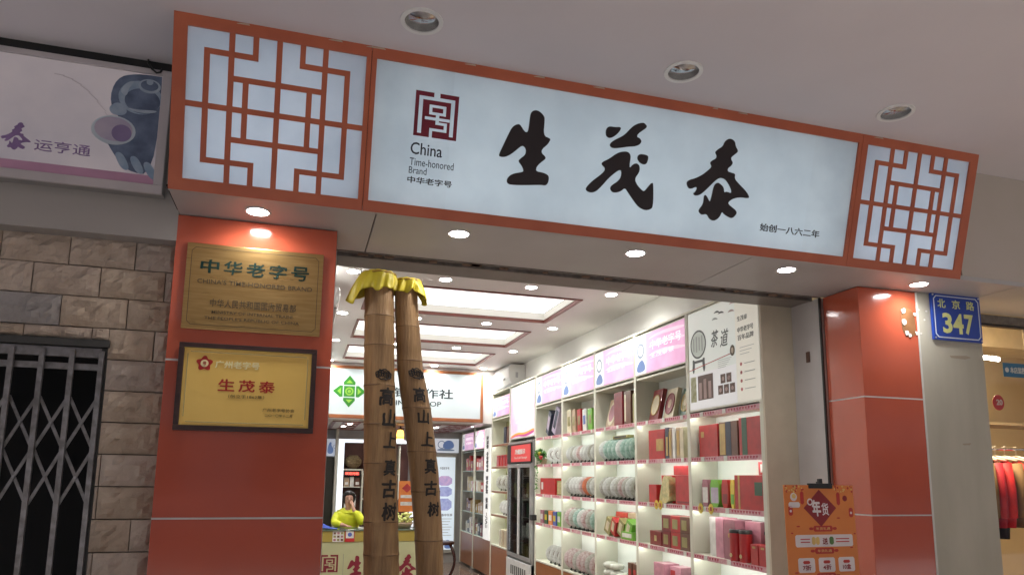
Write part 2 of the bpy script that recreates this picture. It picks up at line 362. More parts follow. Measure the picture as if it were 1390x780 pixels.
text('lettering', '北', F3, (.045, .108, .205, .262), Yl, hn, .015); text('lettering', '京', F3, (.160, .225, .205, .262), Yl, hn, .015); text('lettering', '路', F3, (.275, .340, .205, .262), Yl, hn, .015)
text('number', '3', F3, (.075, .150, .045, .175), Yl, hn, .03); text('number', '4', F3, (.158, .240, .045, .175), Yl, hn, .03); text('number', '7', F3, (.250, .322, .045, .175), Yl, hn, .03)
for a, b in ((.012, .286), (.38, .286), (.012, .012), (.38, .012)): MB().disc(F3, a, b, .006, .0004, .004, 8).build('screw', M_alu, hn)

# ------------------------------------------------------------------ main sign
T = math.radians(15.5)
SF = Fr((-.59, 3.10, 2.774), (1, 0, 0), (0, -math.sin(T), math.cos(T)))
sg = thing('shop_sign', 'long red framed illuminated shop sign with three large black brush characters', 'sign', (1.53, 3.1, 2.774))
H = .712
M_in = MATS['sign_interior_white']
def cheek(x0, x1):                            # wedge shaped side walls of the lamp box
    m = MB(); a, b = SF.p(0, .003, -.021), SF.p(0, H-.004, -.021)
    for x in (x0, x1): m.v += [Vector((x, a.y, a.z)), Vector((x, b.y, b.z)), Vector((x, 3.339, 3.456)), Vector((x, 3.339, 2.801)), Vector((x, a.y+.02, 2.801))]
    m.f += [(0, 1, 2, 3, 4), (9, 8, 7, 6, 5), (0, 5, 6, 1), (1, 6, 7, 2), (2, 7, 8, 3), (3, 8, 9, 4), (4, 9, 5, 0)]
    m.build('box_side', M_in, sg, fix=True)
for x0 in (-.586, .197, 2.83, 3.632): cheek(x0, x0+.008)
box('box_back', M_in, sg, -.577, 3.631, 3.33, 3.339, 2.801, 3.455); box('box_top', M_in, sg, -.577, 3.631, 2.93, 3.329, 3.45, 3.457)
box('box_floor', M_in, sg, -.577, 3.631, 3.122, 3.329, 2.8005, 2.806)
M_tube = mat('sign_tube', (1, 1, 1), .5, es=P_TUBE, emit=(.93, .97, 1.))
for x0, x1 in ((-.52, .13), (.26, 1.08), (1.14, 1.95), (2.01, 2.77), (2.89, 3.58)):
    for y, z in ((3.235, 2.95), (3.20, 3.24)): MB().tube([(x0, y, z), (x1, y, z)], .014, 8).build('tube_lamp', M_tube, sg, smooth=True)
def frame_part(u0, u1, a0, a1, b0, b1, par=sg, F=SF, Hh=H, c0=-.02, c1=0., v0=0., mt=M_signred, bev=.0012):
    m = MB(); o = [(u0, v0), (u1, v0), (u1, Hh), (u0, Hh)]; i_ = [(a0, b0), (a1, b0), (a1, b1), (a0, b1)]
    vs = [F.p(*q, c1) for q in o+i_] + [F.p(*q, c0) for q in o+i_]
    fs = []
    for i in range(4):
        j = (i+1) % 4
        fs += [(i, j, 4+j, 4+i), (8+i, 8+j, j, i), (4+i, 4+j, 12+j, 12+i), (8+j, 8+i, 12+i, 12+j)]
    m.add(vs, fs); return m.build('frame', mt, par, bevel=bev, fix=True)
secs = [(0, .7965, .053, .775), (.7985, 3.4235, .820, 3.402), (3.4255, 4.232, 3.463, 4.176)]
M_acr = acrylic('backlit_acrylic', (.62, .695, .735), (.55, .625, .67))
M_acrB = acrylic('backlit_acrylic_aged', (.62, .69, .725), (.52, .59, .635))
M_acr2 = acrylic('backlit_acrylic_square', (.62, .685, .765), (.53, .60, .685))
for u in (.7975, 3.4245): MB().fb(SF, u-.012, u+.012, .003, H-.003, -.026, -.0205).build('joint_backing', M_dark, sg)
for k, (u0, u1, a0, a1) in enumerate(secs):
    frame_part(u0, u1, a0, a1, .050, .664)
    cuts = [a0-.01, 1.17, 2.02, 3.13, a1+.01] if k == 1 else [a0-.01, a1+.01]       # the long face is four butted sheets
    for q, (c0_, c1_) in enumerate(zip(cuts, cuts[1:])):
        dz = -.010-.0004*(q % 2)
        MB().add([SF.p(c0_, .04, dz), SF.p(c1_+.001*(k == 1), .04, dz), SF.p(c1_+.001*(k == 1), .674, dz), SF.p(c0_, .674, dz)], [(0, 1, 2, 3)]).build('light_panel', (M_acrB if q in (0, 3) else M_acr) if k == 1 else M_acr2, sg)
    if k == 1: continue
    w = a1-a0; h = .614; o = Fr(SF.p(a0, .05, 0), SF.u, SF.v); hb = .0115
    ka = w/.722; A, Bq, Cq, D, Mm = .077*ka, .172*ka, .266*ka, .232*ka, .361*ka; e, g, hm = .086, .182, .307
    A2, B2, C2, D2 = w-A, w-Bq, w-Cq, w-D; e2, g2 = h-e, h-g
    V = [(Bq, 0, h), (Mm, 0, h), (B2, 0, h), (A, e-hb, e2+hb), (A2, e-hb, e2+hb), (Cq, e2-hb, h), (C2, e2-hb, h), (Cq, 0, e+hb), (C2, 0, e+hb), (D, g, g2), (D2, g, g2)]
    Hh = [(hm, 0, w), (g, Bq, B2), (g2, Bq, B2), (e2, A, Cq), (e, A, Cq), (e2, C2, A2), (e, C2, A2)]
    for x, y0, y1 in V: MB().fb(o, x-hb, x+hb, y0, y1, -.0095, -.0008).build('lattice_bar', M_signred, sg, bevel=.0006)
    for y, x0, x1 in Hh: MB().fb(o, x0, x1, y-hb, y+hb, -.0095, -.0014).build('lattice_bar', M_signred, sg, bevel=.0006)
SHENG = [[(1.55,0.55),(1.569,0.557),(1.589,0.552),(1.611,0.535),(1.615,0.517),(1.614,0.446),(1.649,0.438),(1.652,0.431),(1.64,0.408),(1.614,0.383),(1.613,0.365),(1.631,0.354),(1.638,0.342),(1.62,0.326),(1.599,0.305),(1.592,0.285),(1.599,0.277),(1.63,0.276),(1.654,0.269),(1.662,0.257),(1.66,0.233),(1.65,0.217),(1.624,0.218),(1.557,0.208),(1.479,0.199),(1.456,0.205),(1.455,0.228),(1.477,0.251),(1.526,0.265),(1.534,0.272),(1.524,0.292),(1.503,0.313),(1.509,0.324),(1.535,0.346),(1.537,0.37),(1.526,0.384),(1.512,0.385),(1.487,0.36),(1.461,0.336),(1.435,0.322),(1.413,0.321),(1.405,0.328),(1.42,0.367),(1.442,0.424),(1.46,0.466),(1.484,0.481),(1.498,0.479),(1.52,0.451),(1.534,0.449),(1.54,0.464),(1.541,0.511),(1.543,0.537)]]
MAO = [[(1.931,0.523),(1.943,0.538),(1.978,0.538),(2.002,0.543),(2.009,0.535),(1.992,0.507),(1.96,0.482),(1.938,0.487),(1.931,0.501)], [(2.084,0.568),(2.119,0.581),(2.133,0.578),(2.148,0.563),(2.117,0.538),(2.1,0.523),(2.095,0.508),(2.113,0.505),(2.126,0.489),(2.107,0.466),(2.055,0.456),(1.993,0.439),(1.968,0.439),(1.956,0.452),(1.971,0.473),(2.028,0.506),(2.059,0.545)], [(2.002,0.42),(2.036,0.431),(2.061,0.431),(2.075,0.414),(2.072,0.379),(2.074,0.353),(2.092,0.378),(2.113,0.384),(2.129,0.37),(2.129,0.341),(2.107,0.309),(2.121,0.282),(2.149,0.26),(2.166,0.252),(2.184,0.277),(2.206,0.305),(2.213,0.287),(2.224,0.184),(2.208,0.168),(2.183,0.162),(2.149,0.172),(2.121,0.195),(2.08,0.238),(2.061,0.259),(2.037,0.235),(2.002,0.226),(1.986,0.237),(1.982,0.252),(1.994,0.266),(2.017,0.282),(2.033,0.303),(2.035,0.329),(2.028,0.342),(2.005,0.328),(1.967,0.292),(1.936,0.25),(1.905,0.217),(1.874,0.212),(1.85,0.226),(1.879,0.265),(1.936,0.313),(1.949,0.337),(1.925,0.353),(1.927,0.366),(1.963,0.386)], [(2.112,0.422),(2.126,0.431),(2.162,0.43),(2.17,0.421),(2.166,0.391),(2.153,0.382),(2.131,0.386),(2.112,0.403)]]
TAI = [[(2.587,0.557),(2.607,0.573),(2.628,0.573),(2.646,0.562),(2.651,0.541),(2.671,0.519),(2.659,0.505),(2.633,0.483),(2.635,0.471),(2.648,0.457),(2.639,0.44),(2.621,0.426),(2.622,0.41),(2.644,0.407),(2.67,0.404),(2.666,0.379),(2.703,0.352),(2.743,0.326),(2.767,0.3),(2.763,0.29),(2.718,0.291),(2.676,0.28),(2.649,0.261),(2.647,0.248),(2.675,0.233),(2.699,0.22),(2.705,0.205),(2.683,0.178),(2.664,0.181),(2.633,0.193),(2.617,0.207),(2.609,0.181),(2.59,0.16),(2.57,0.153),(2.547,0.162),(2.531,0.185),(2.502,0.175),(2.483,0.189),(2.484,0.204),(2.505,0.232),(2.503,0.278),(2.517,0.276),(2.54,0.242),(2.547,0.268),(2.553,0.33),(2.569,0.348),(2.587,0.344),(2.611,0.328),(2.616,0.301),(2.628,0.31),(2.658,0.303),(2.66,0.319),(2.637,0.35),(2.612,0.372),(2.583,0.374),(2.557,0.356),(2.52,0.314),(2.482,0.275),(2.455,0.266),(2.439,0.276),(2.455,0.29),(2.459,0.316),(2.416,0.292),(2.395,0.32),(2.403,0.339),(2.443,0.353),(2.483,0.377),(2.515,0.406),(2.53,0.423),(2.516,0.44),(2.526,0.453),(2.549,0.466),(2.551,0.481),(2.537,0.497),(2.557,0.516),(2.58,0.531)]]
for name_, polys in (('brush_character', SHENG), ('brush_character', MAO), ('brush_character', TAI)):
    m = MB()
    for q in polys: m.poly(SF, smoothpoly(q, 2), -.0099, -.004)
    m.build(name_, M_ink, sg)
def seal(F, a0, b0, s, mr, parent, c=0.):
    """square seal emblem cut from red film: the glyph is what is left open"""
    R_ = [(.085, .10, .175, .93), (.085, .10, .915, .175), (.825, .10, .915, .93), (.42, -.01, .56, .10), (.33, .27, .72, .33), (.33, .43, .72, .49), (.33, .27, .40, .49), (.65, .27, .72, .49),
        (.24, .545, .82, .61), (.49, .49, .57, .70), (.49, .64, .76, .70), (.69, .64, .76, .85), (.36, .79, .76, .85), (.36, .79, .43, 1.01)]
    us = sorted({0, 1}|{min(1, max(0, r[k])) for r in R_ for k in (0, 2)}); vs_ = sorted({0, 1}|{min(1, max(0, r[k])) for r in R_ for k in (1, 3)})
    m = MB(); x = lambda u: a0+u*s; y = lambda v: b0+(1-v)*s
    for v0, v1 in zip(vs_, vs_[1:]):
        run = None
        for u0, u1 in list(zip(us, us[1:]))+[(1, 2)]:
            cu, cv = (u0+u1)/2, (v0+v1)/2; red = cu < 1 and not any(r[0] < cu < r[2] and r[1] < cv < r[3] for r in R_)
            if red and run is None: run = u0
            if not red and run is not None: m.fb(F, x(run), x(min(u0, 1)), y(v1), y(v0), c, c+.001); run = None
    m.build('seal_emblem', mr, parent)
M_wine = mat('wine_red_vinyl', (.20, .012, .03), .4); M_grey = mat('dark_grey_vinyl', (.035, .04, .05), .4)
o = Fr(SF.p(0, 0, -.0099), SF.u, SF.v)
seal(o, 1.001, .362, .198, M_wine, sg)
text('lettering', 'China', o, (.994, 1.139, .279, .332), M_grey, sg, .008)
text('lettering', 'Time-honored', o, (.994, 1.197, .229, .262), M_grey, sg, 0)
text('lettering', 'Brand', o, (.993, 1.074, .193, .223), M_grey, sg, 0)
text('lettering', '中华老字号', o, (.989, 1.195, .150, .180), M_ink, sg, .02)
text('lettering', '始创一八六二年', o, (2.855, 3.230, .134, .174), M_ink, sg, .018)
# flakes of old paint and filler along the top edge of the sign
random.seed(11); fl = mat('ceiling_filler', (.50, .42, .34), .8)
for x in (-.35, .02, .18, .62, .95, 1.25, 1.9, 2.05, 2.9):
    m = MB(); w = random.uniform(.02, .09); z = 3.452
    m.poly(Fr((x, 2.913, z)), [(0, 0), (w, 0), (w*.9, .007), (w*.3, .005)], 0, .004); m.build('filler_flake', fl, sg)

# ------------------------------------------------------------------ recessed lamps outside
def downlight(name, label, loc, group, on, r=.06):
    t = thing(name, label, 'downlight', (0, 0, 0), group)
    F = Fr((0, 0, 0), (1, 0, 0), (0, -1, 0))      # faces down
    if on:
        MB().ring(F, 0, 0, r*.84, r, -.004, .004).build('trim_ring', M_whitep, t, smooth='auto')
        MB().disc(F, 0, 0, r*.85, -.003, .0015, 24).build('lens', M_lamp, t)
    else:
        MB().ring(F, 0, 0, r*.80, r, -.002, .006).build('trim_ring', M_whitep, t, smooth='auto')
        MB().lathe([(r*.8, -.0005), (r*.78, .03), (r*.62, .07), (r*.4, .085)], 24).build('reflector', M_chrome, t, smooth=True)
        m = MB()
        for k in range(3):
            x = (k-1)*r*.34
            m.tube([(x, -r*.45, .028), (x, r*.3, .034), (x+.006, r*.42, .04), (x+.012, r*.3, .046)], .009, 8)
        m.build('lamp_tube', mat('unlit_fluorescent', (.70, .69, .66), .25), t, smooth=True)
        MB().tube([(0, r*.3, .045), (0, r*.68, .05)], .018, 10).build('socket', mat('lamp_socket', (.12, .12, .11), .5), t, smooth=True)
    t.location = loc
    return t
def spot(loc, power, size=.09):
    l = bpy.data.lights.new('downlight_glow', 'AREA'); l.shape = 'DISK'; l.size = size; l.energy = power; l.color = (1, .975, .94); l.spread = math.radians(150)
    o = bpy.data.objects.new('downlight_glow', l); COL.objects.link(o); o.location = loc; return o
SOFL = [(-.243, 'above the red pillar with the plaques'), (.685, 'right of the bamboo trunks'), (1.633, 'at the middle of the opening'), (2.567, 'left of the right red pillar'), (3.502, 'above the glue spotted red pillar')]
for x, w in SOFL:
    downlight('downlight', 'lit round downlight in the soffit %s' % w, (x, 3.257, 2.774), 'lit downlights in the soffit', True, .056)
    spot((x, 3.257, 2.765), P_SOF)
for x, w in ((.385, 'leftmost'), (1.6, 'middle'), (2.815, 'rightmost')):
    # holes: recessed cup sits in a dark can above the ceiling sheet
    t = downlight('unlit_downlight', 'unlit chrome recessed lamp in the grey ceiling, %s of three' % w, (x, 2.675, 3.46), 'unlit lamps in the outer ceiling', False, .088)

# ------------------------------------------------------------------ left: billboard, brick wall, folding gate
bb = thing('billboard', 'pale tea advertising lightbox with blue teapot picture left of the sign', 'billboard', (-1.9, 3.36, 2.82))
FB = Fr((0, 3.31, 0))
M_bbf = mat('billboard_frame_metal', (.50, .46, .47), .4, c2=(.44, .41, .42), scale=5)
M_bbp = mat('billboard_print', (.60, .545, .56), .32, c2=(.46, .43, .47), scale=2.5, es=.05)
BX0 = -4.2
MB().fb(FB, BX0, -.652, 2.828, 3.405, -.075, -.012).build('box', mat('billboard_box', (.3, .29, .28), .6), bb)
for n_, a0, a1, b0, b1 in (('frame_top', BX0, -.652, 3.383, 3.408, ), ('frame_bottom', BX0, -.652, 2.822, 2.862), ('frame_side', -.690, -.652, 2.8625, 3.3825), ('frame_side', BX0, BX0+.03, 2.8625, 3.3825)):
    MB().fb(FB, a0, a1, b0, b1, -.012, .004).build(n_, M_bbf, bb, bevel=.002)
MB().fb(FB, BX0+.03, -.690, 2.8625, 3.3825, -.0115, -.006).build('print_panel', M_bbp, bb)
MB().fb(FB, BX0+.03, -.6905, 2.8635, 2.905, -.0058, -.005).build('pink_band', mat('print_pink', (.50, .27, .40), .35), bb)
lil = mat('print_lilac', (.25, .16, .34), .4)
m = MB()
for q in TAI: m.poly(FB, smoothpoly([(-1.226+(a-2.60)*.30, 3.012+(b-.365)*.30) for a, b in q], 1), -.0055, -.0048)
m.build('lettering', lil, bb)
text('lettering', '运亨通', FB, (-1.162, -.948, 2.958, 3.010), lil, bb, .01, depth=.0008, c0=-.0055)
# the printed teapot picture: flat printed shapes
pb1 = mat('print_blue_dark', (.16, .21, .31), .4, c2=(.07, .10, .17), scale=14); pb2 = mat('print_blue_mid', (.20, .30, .42), .4, c2=(.34, .42, .52), scale=16); pb3 = mat('print_cup_lilac', (.36, .32, .45), .4, c2=(.46, .41, .50), scale=12)
def pr_(pts, m_, k): MB().poly(FB, smoothpoly(pts, 2), -.0058+.0006*k, -.0054+.0006*k).build('print_shape', m_, bb)
pr_([(-.880, 3.345), (-.80, 3.378), (-.70, 3.38), (-.6925, 3.38), (-.6925, 2.91), (-.80, 2.91), (-.87, 3.0), (-.91, 3.08), (-.83, 3.13), (-.90, 3.22)], pb1, 0)
pr_([(-.90, 3.20), (-.86, 3.235), (-.82, 3.20), (-.83, 3.17), (-.88, 3.165)], pb2, 1)
pb4 = mat('print_blue_pale', (.42, .50, .58), .4, c2=(.30, .38, .48), scale=18)
MB().disc(FB, -.775, 3.265, .088, -.0049, -.0047, 32, ra=.080).build('print_shape', pb2, bb)
MB().disc(FB, -.765, 3.250, .072, -.0046, -.0044, 32, ra=.060).build('print_shape', pb1, bb)
MB().disc(FB, -.742, 3.325, .046, -.0043, -.0041, 28, ra=.034).build('print_shape', pb4, bb)
MB().disc(FB, -.742, 3.328, .036, -.0040, -.0038, 28, ra=.025).build('print_shape', pb1, bb)
pr_([(-.86, 3.28), (-.84, 3.325), (-.80, 3.345), (-.825, 3.30), (-.83, 3.26)], pb4, 3)
pr_([(-.83, 3.21), (-.78, 3.19), (-.71, 3.20), (-.70, 3.215), (-.78, 3.205)], pb4, 3)
MB().disc(FB, -.742, 3.345, .014, -.0037, -.0034, 16).build('print_shape', pb4, bb)
MB().disc(FB, -.868, 3.095, .088, -.0046, -.0042, 28, ra=.068).build('print_shape', mat('print_cup_rim', (.50, .58, .64), .4), bb)
MB().disc(FB, -.868, 3.100, .076, -.0040, -.0036, 28, ra=.056).build('print_shape', pb3, bb)
MB().disc(FB, -.835, 3.085, .040, -.0034, -.0030, 24, ra=.040).build('print_shape', mat('print_tea_shadow', (.26, .20, .36), .4), bb)
for k, (x, z) in enumerate([(-.86, 2.99), (-.80, 2.98), (-.745, 2.96)]):
    pr_([(x, z), (x+.035, z+.01), (x+.075, z-.07), (x+.04, z-.075)], pb2, 3)
random.seed(5)
for k in range(7):
    x = -1.12+k*.035; z = 3.32-.004*k*k; MB().poly(FB, [(x, z), (x+.04, z-.004*(2*k+1)+.003), (x+.04, z-.004*(2*k+1)), (x, z-.003)], -.0055, -.0050).build('print_branch', mat('print_branch_mauve', (.46, .41, .44), .4), bb)
gp = box('gap_dark_strip', M_black, None, -60, -.60, 3.335, 3.40, 3.408, 3.459); tag(gp, 'black strip for the dark gap between the left billboard and the grey ceiling', 'dark gap')  # gap above the billboard: its darkness is a solid black strip
cb = MB().tube([(-.76, 3.325, 3.458), (-.755, 3.30, 3.43), (-.735, 3.295, 3.40), (-.715, 3.295, 3.385), (-.70, 3.297, 3.392), (-.695, 3.30, 3.41)], .0045, 6).build('cable', M_black, None, smooth=True)
tag(cb, 'loose black cable end hanging over the billboard corner by the red sign', 'cable')

# brick wall: every split face stone is its own piece
bw = thing('brick_wall', 'tan split face stone brick wall around the folding gate', 'wall', (-2, 3.5, 0))
box('backing', mat('mortar', (.17, .14, .115), .9, c2=(.11, .09, .075)), bw, -6, -.594, 3.535, 3.70, 2.18, 2.66)
box('backing', mat('mortar', (.17, .14, .115), .9, c2=(.11, .09, .075)), bw, -.846, -.594, 3.535, 3.70, 0, 2.18)
BR = [mat('split_stone_%d' % i, c, .85, c2=c2, scale=7, bump=.9, bscale=38, detail=10) for i, (c, c2) in enumerate([((.55, .455, .375), (.41, .325, .255)), ((.58, .49, .41), (.46, .37, .30)), ((.49, .415, .35), (.38, .31, .26)), ((.54, .44, .345), (.40, .31, .23)), ((.39, .365, .35), (.31, .285, .27))])]
BM = {}
def brick(x0, x1, z0, z1, sd):
    w, h = x1-x0, z1-z0; key = (round(w, 3), round(h, 3), sd % 5)
    if key not in BM:
        nx, nz = max(3, int(w/.022)), 6; vs = []; fs = []
        for j in range(nz+1):
            for i in range(nx+1):
                a, b = i/nx, j/nz; ed = min(1, 5*min(a, 1-a)*w/.13)*min(1, 5*min(b, 1-b))
                n_ = noise.fractal(Vector((a*w*16+sd*7.3, b*h*22+sd*3.1, sd*1.7)), .8, 2.1, 4)
                rg = abs(noise.noise(Vector((a*w*9+sd*2, b*h*26, sd*5.))))
                vs.append(((a-.5)*w, -(.006+.034*max(0, .42+n_*.9)*ed + .022*rg*ed), (b-.5)*h))
        for j in range(nz):
            for i in range(nx):
                k = j*(nx+1)+i; fs.append((k, k+1, k+nx+2, k+nx+1))
        k0 = len(vs); ring = [i for i in range(nx+1)] + [(j)*(nx+1)+nx for j in range(1, nz+1)] + [nz*(nx+1)+i for i in range(nx-1, -1, -1)] + [j*(nx+1) for j in range(nz-1, 0, -1)]
        for r in ring: v = vs[r]; vs.append((v[0], .035, v[2]))
        for q in range(len(ring)):
            q2 = (q+1) % len(ring); fs.append((ring[q2], ring[q], k0+q, k0+q2))
        me = bpy.data.meshes.new('brick'); me.from_pydata([Vector(v) for v in vs], [], fs); me.update()
        BM[key] = me
    me = BM[key]
    mi = random.choice([0, 0, 1, 1, 2, 3, 3]) if not (abs(x0+1.32) < .02 and abs(z1-2.377) < .02) else 4
    o = bpy.data.objects.new('brick', me); COL.objects.link(o); o.parent = bw
    if not me.materials: me.materials.append(BR[0])
    o.material_slots[0].link = 'OBJECT'; o.material_slots[0].material = BR[mi]
    o.location = Vector(((x0+x1)/2, 3.5+random.uniform(-.003, .003), (z0+z1)/2)) - Vector((-2, 3.5, 0))
random.seed(21)
P_ = .1392; top = 2.656
rows = {0: -.772, 1: -.905, 2: -.783, 3: -.925}
def course(k, xa, xb, jx, L=.2655):
    z1 = top-k*P_-.0025; z0 = top-(k+1)*P_+.0025
    js = []; x = jx
    while x > xa: x -= L
    while x < xb:
        if xa+.01 < x < xb-.01: js.append(x)
        x += L
    e = [xa]+js+[xb]
    for i in range(len(e)-1): brick(e[i]+.0022, e[i+1]-.0022, z0, z1, k*7+i*3)
course(0, -6.0, -.5965, -.772); course(1, -6, -.5965, -.905); course(2, -6, -.5965, -.783)
# fourth course: cut to a thin strip above the gate frame
z1 = top-3*P_-.0025
x = -.925
js = [-.66]
for a, b in ((-.845, -.664), (-.66, -.5965)): brick(a, b-.002, top-4*P_+.0025, z1, int(a*50))
xx = -.847; wds = [.07]+[.2655]*19
for i, w_ in enumerate(wds): brick(xx-w_+.004, xx-.0005, 2.186, z1, 33+i); xx -= w_
SJ = {4: [], 5: [], 6: [], 7: [-.83], 8: [-.83], 9: [-.69], 10: [-.826], 11: [-.78], 12: [], 13: [-.70], 14: [], 15: [-.75], 16: [], 17: [-.68], 18: []}
for k in range(4, 19):
    e = [-.846]+SJ[k]+[-.5965]
    for i in range(len(e)-1): brick(e[i]+.002, e[i+1]-.002, max(.0, top-(k+1)*P_+.0025), top-k*P_-.0025, k*5+i*2)

gd = thing('gate_doorway', 'dark steel frame of the doorway behind the folding gate', 'door frame', (-1.6, 3.56, 0))
M_frm = mat('dark_frame_metal', (.05, .048, .044), .5, c2=(.03, .03, .027), scale=14, bump=.1)
box('head_frame', M_frm, gd, -3.3, -.838, 3.475, 3.60, 2.150, 2.182, bevel=.002)
box('jamb', M_frm, gd, -.872, -.848, 3.505, 3.62, 0, 2.149)
struct(box('dark_passage', M_dark, None, -3.4, -.66, 3.95, 4.0, 0, 2.3))  # dimness behind the gate is put into flat near-black sheets
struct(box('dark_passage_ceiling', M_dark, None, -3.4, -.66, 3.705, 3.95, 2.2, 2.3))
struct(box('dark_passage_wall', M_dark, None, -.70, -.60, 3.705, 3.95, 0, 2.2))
gt_ = thing('folding_gate', 'grey scissor folding gate closed across the dark doorway', 'gate', (-1.6, 3.52, 0))
M_bar = mat('gate_steel', (.30, .285, .285), .4, metal=.6, c2=(.17, .155, .15), scale=25, bump=.15)
box('top_track', M_bar, gt_, -3.3, -.874, 3.505, 3.535, 2.105, 2.148, bevel=.002)
box('guide_rail', M_bar, gt_, -3.3, -.874, 3.515, 3.532, 2.050, 2.078, bevel=.002)
vx = [-.868-.1155*i for i in range(21)]
for x in vx:
    box('vertical_bar', M_bar, gt_, x-.0105, x+.0105, 3.487, 3.503, .02, 2.135, bevel=.002)
LV = [(1.925, 1.700), (1.696, 1.465), (1.0, .775), (.77, .54)]
for i in range(len(vx)-1):
    xa, xb = vx[i+1]+.004, vx[i]-.004
    for zt, zb in LV:
        for s_, yy in ((1, 3.506), (-1, 3.512)):
            d = Vector((xb-xa, 0, (zt-zb)*s_)); L = d.length
            F = Fr(((xa+xb)/2, yy, (zt+zb)/2), d, Vector((-d.z, 0, d.x)))
            if F.n.y > 0: F = Fr(((xa+xb)/2, yy, (zt+zb)/2), d, Vector((d.z, 0, -d.x)))
            MB().fb(F, -L/2, L/2, -.0065, .0065, -.002, .002).build('scissor_strip', M_bar, gt_)
    for zt, zb in LV: MB().disc(Fr((0, 3.503, 0)), (xa+xb)/2, (zt+zb)/2, .006, 0, .004, 8).build('rivet', M_steel, gt_)

# ------------------------------------------------------------------ plaques
FQ = Fr((0, 3.385, 0))
bp = thing('brass_plaque', 'brass plaque with green lettering, the upper of two on the red pillar', 'plaque', (-.24, 3.39, 2.24))
MB().fb(FQ, -.541, .057, 2.243, 2.640, -.012, 0).build('plate', M_bronze, bp, bevel=.002)
grn = mat('engraved_green', (.0015, .020, .015), .7, spec=.2); brn = mat('engraved_brown', (.075, .05, .02), .5)
frame_line(FQ, -.521, .037, 2.262, 2.621, .0022, .016, .0003, .001).build('border_line', brn, bp, fix=True)
for i, ch in enumerate('中华老字号'):
    a = -.480+i*.0985; text('character', ch, FQ, (a, a+.080, 2.503, 2.568), grn, bp, .02, shear=.04, depth=.0004, brush=i+1)
text('lettering', "CHINA'S TIME-HONORED BRAND", FQ, (-.488, .012, 2.454, 2.475), brn, bp, .006)
text('lettering', '中华人民共和国国内贸易部', FQ, (-.428, -.056, 2.348, 2.386), brn, bp, .012)
text('lettering', 'MINISTRY OF INTERNAL TRADE', FQ, (-.418, -.068, 2.318, 2.332), brn, bp, .004)
text('lettering', "THE PEOPLE'S REPUBLIC OF CHINA", FQ, (-.447, -.038, 2.290, 2.304), brn, bp, .004)
gq = thing('gold_plaque', 'gold award plaque in dark wooden frame, the lower of two on the red pillar', 'plaque', (-.24, 3.39, 1.79))
MB().fb(FQ, -.520, .034, 1.804, 2.166, -.010, .004).build('plate', M_gold, gq)
for a0, a1, b0, b1 in ((-.538, .051, 2.157, 2.178), (-.538, .051, 1.789, 1.812), (-.538, -.516, 1.8125, 2.1565), (.028, .051, 1.8125, 2.1565)):
    MB().fb(FQ, a0, a1, b0, b1, -.012, .016).build('frame_rail', M_wooddk, gq, bevel=.003)
for a0, a1, b0, b1 in ((-.490, .006, 2.138, 2.1405), (-.490, .006, 1.826, 1.8285), (-.502, -.4995, 1.85, 2.13), (.010, .0125, 1.85, 2.13)):
    MB().fb(FQ, a0, a1, b0, b1, .004, .0062).build('bevel_line', M_goldl, gq)
rd = mat('plaque_red', (.42, .02, .015), .35); dk = mat('plaque_brown', (.16, .09, .03), .5); pg = mat('plaque_pale_gold', (.92, .82, .45), .35)
for i, ch in enumerate('生茂泰'):
    a = -.368+i*.086; text('character', ch, FQ, (a, a+.070, 1.968-i*.001, 2.022-i*.001), rd, gq, .02, c0=.0045, depth=.0005)
m = MB(); pts = []
for i in range(40):
    t = 2*PI*i/40; r = .030*(1+.18*math.cos(5*(t-PI/2))); pts.append((-.430+r*math.cos(t), 2.088+r*math.sin(t)))
m.poly(FQ, pts, .0045, .006); m.build('flower_emblem', rd, gq)
MB().disc(FQ, -.430, 2.088, .0165, .0061, .0068, 20).build('emblem_centre', pg, gq)
text('lettering', '号', FQ, (-.437, -.423, 2.080, 2.096), rd, gq, .03, c0=.007)
text('lettering', '广州老字号', FQ, (-.386, -.198, 2.070, 2.104), pg, gq, .03, c0=.0045)
text('lettering', '（创立于1862年）', FQ, (-.322, -.170, 1.938, 1.954), dk, gq, .0, c0=.0045)
text('lettering', '广州老字号协会', FQ, (-.173, -.036, 1.882, 1.898), dk, gq, .0, c0=.0045)
text('lettering', '二〇一〇年十二月', FQ, (-.162, -.044, 1.860, 1.872), dk, gq, .0, c0=.0045)

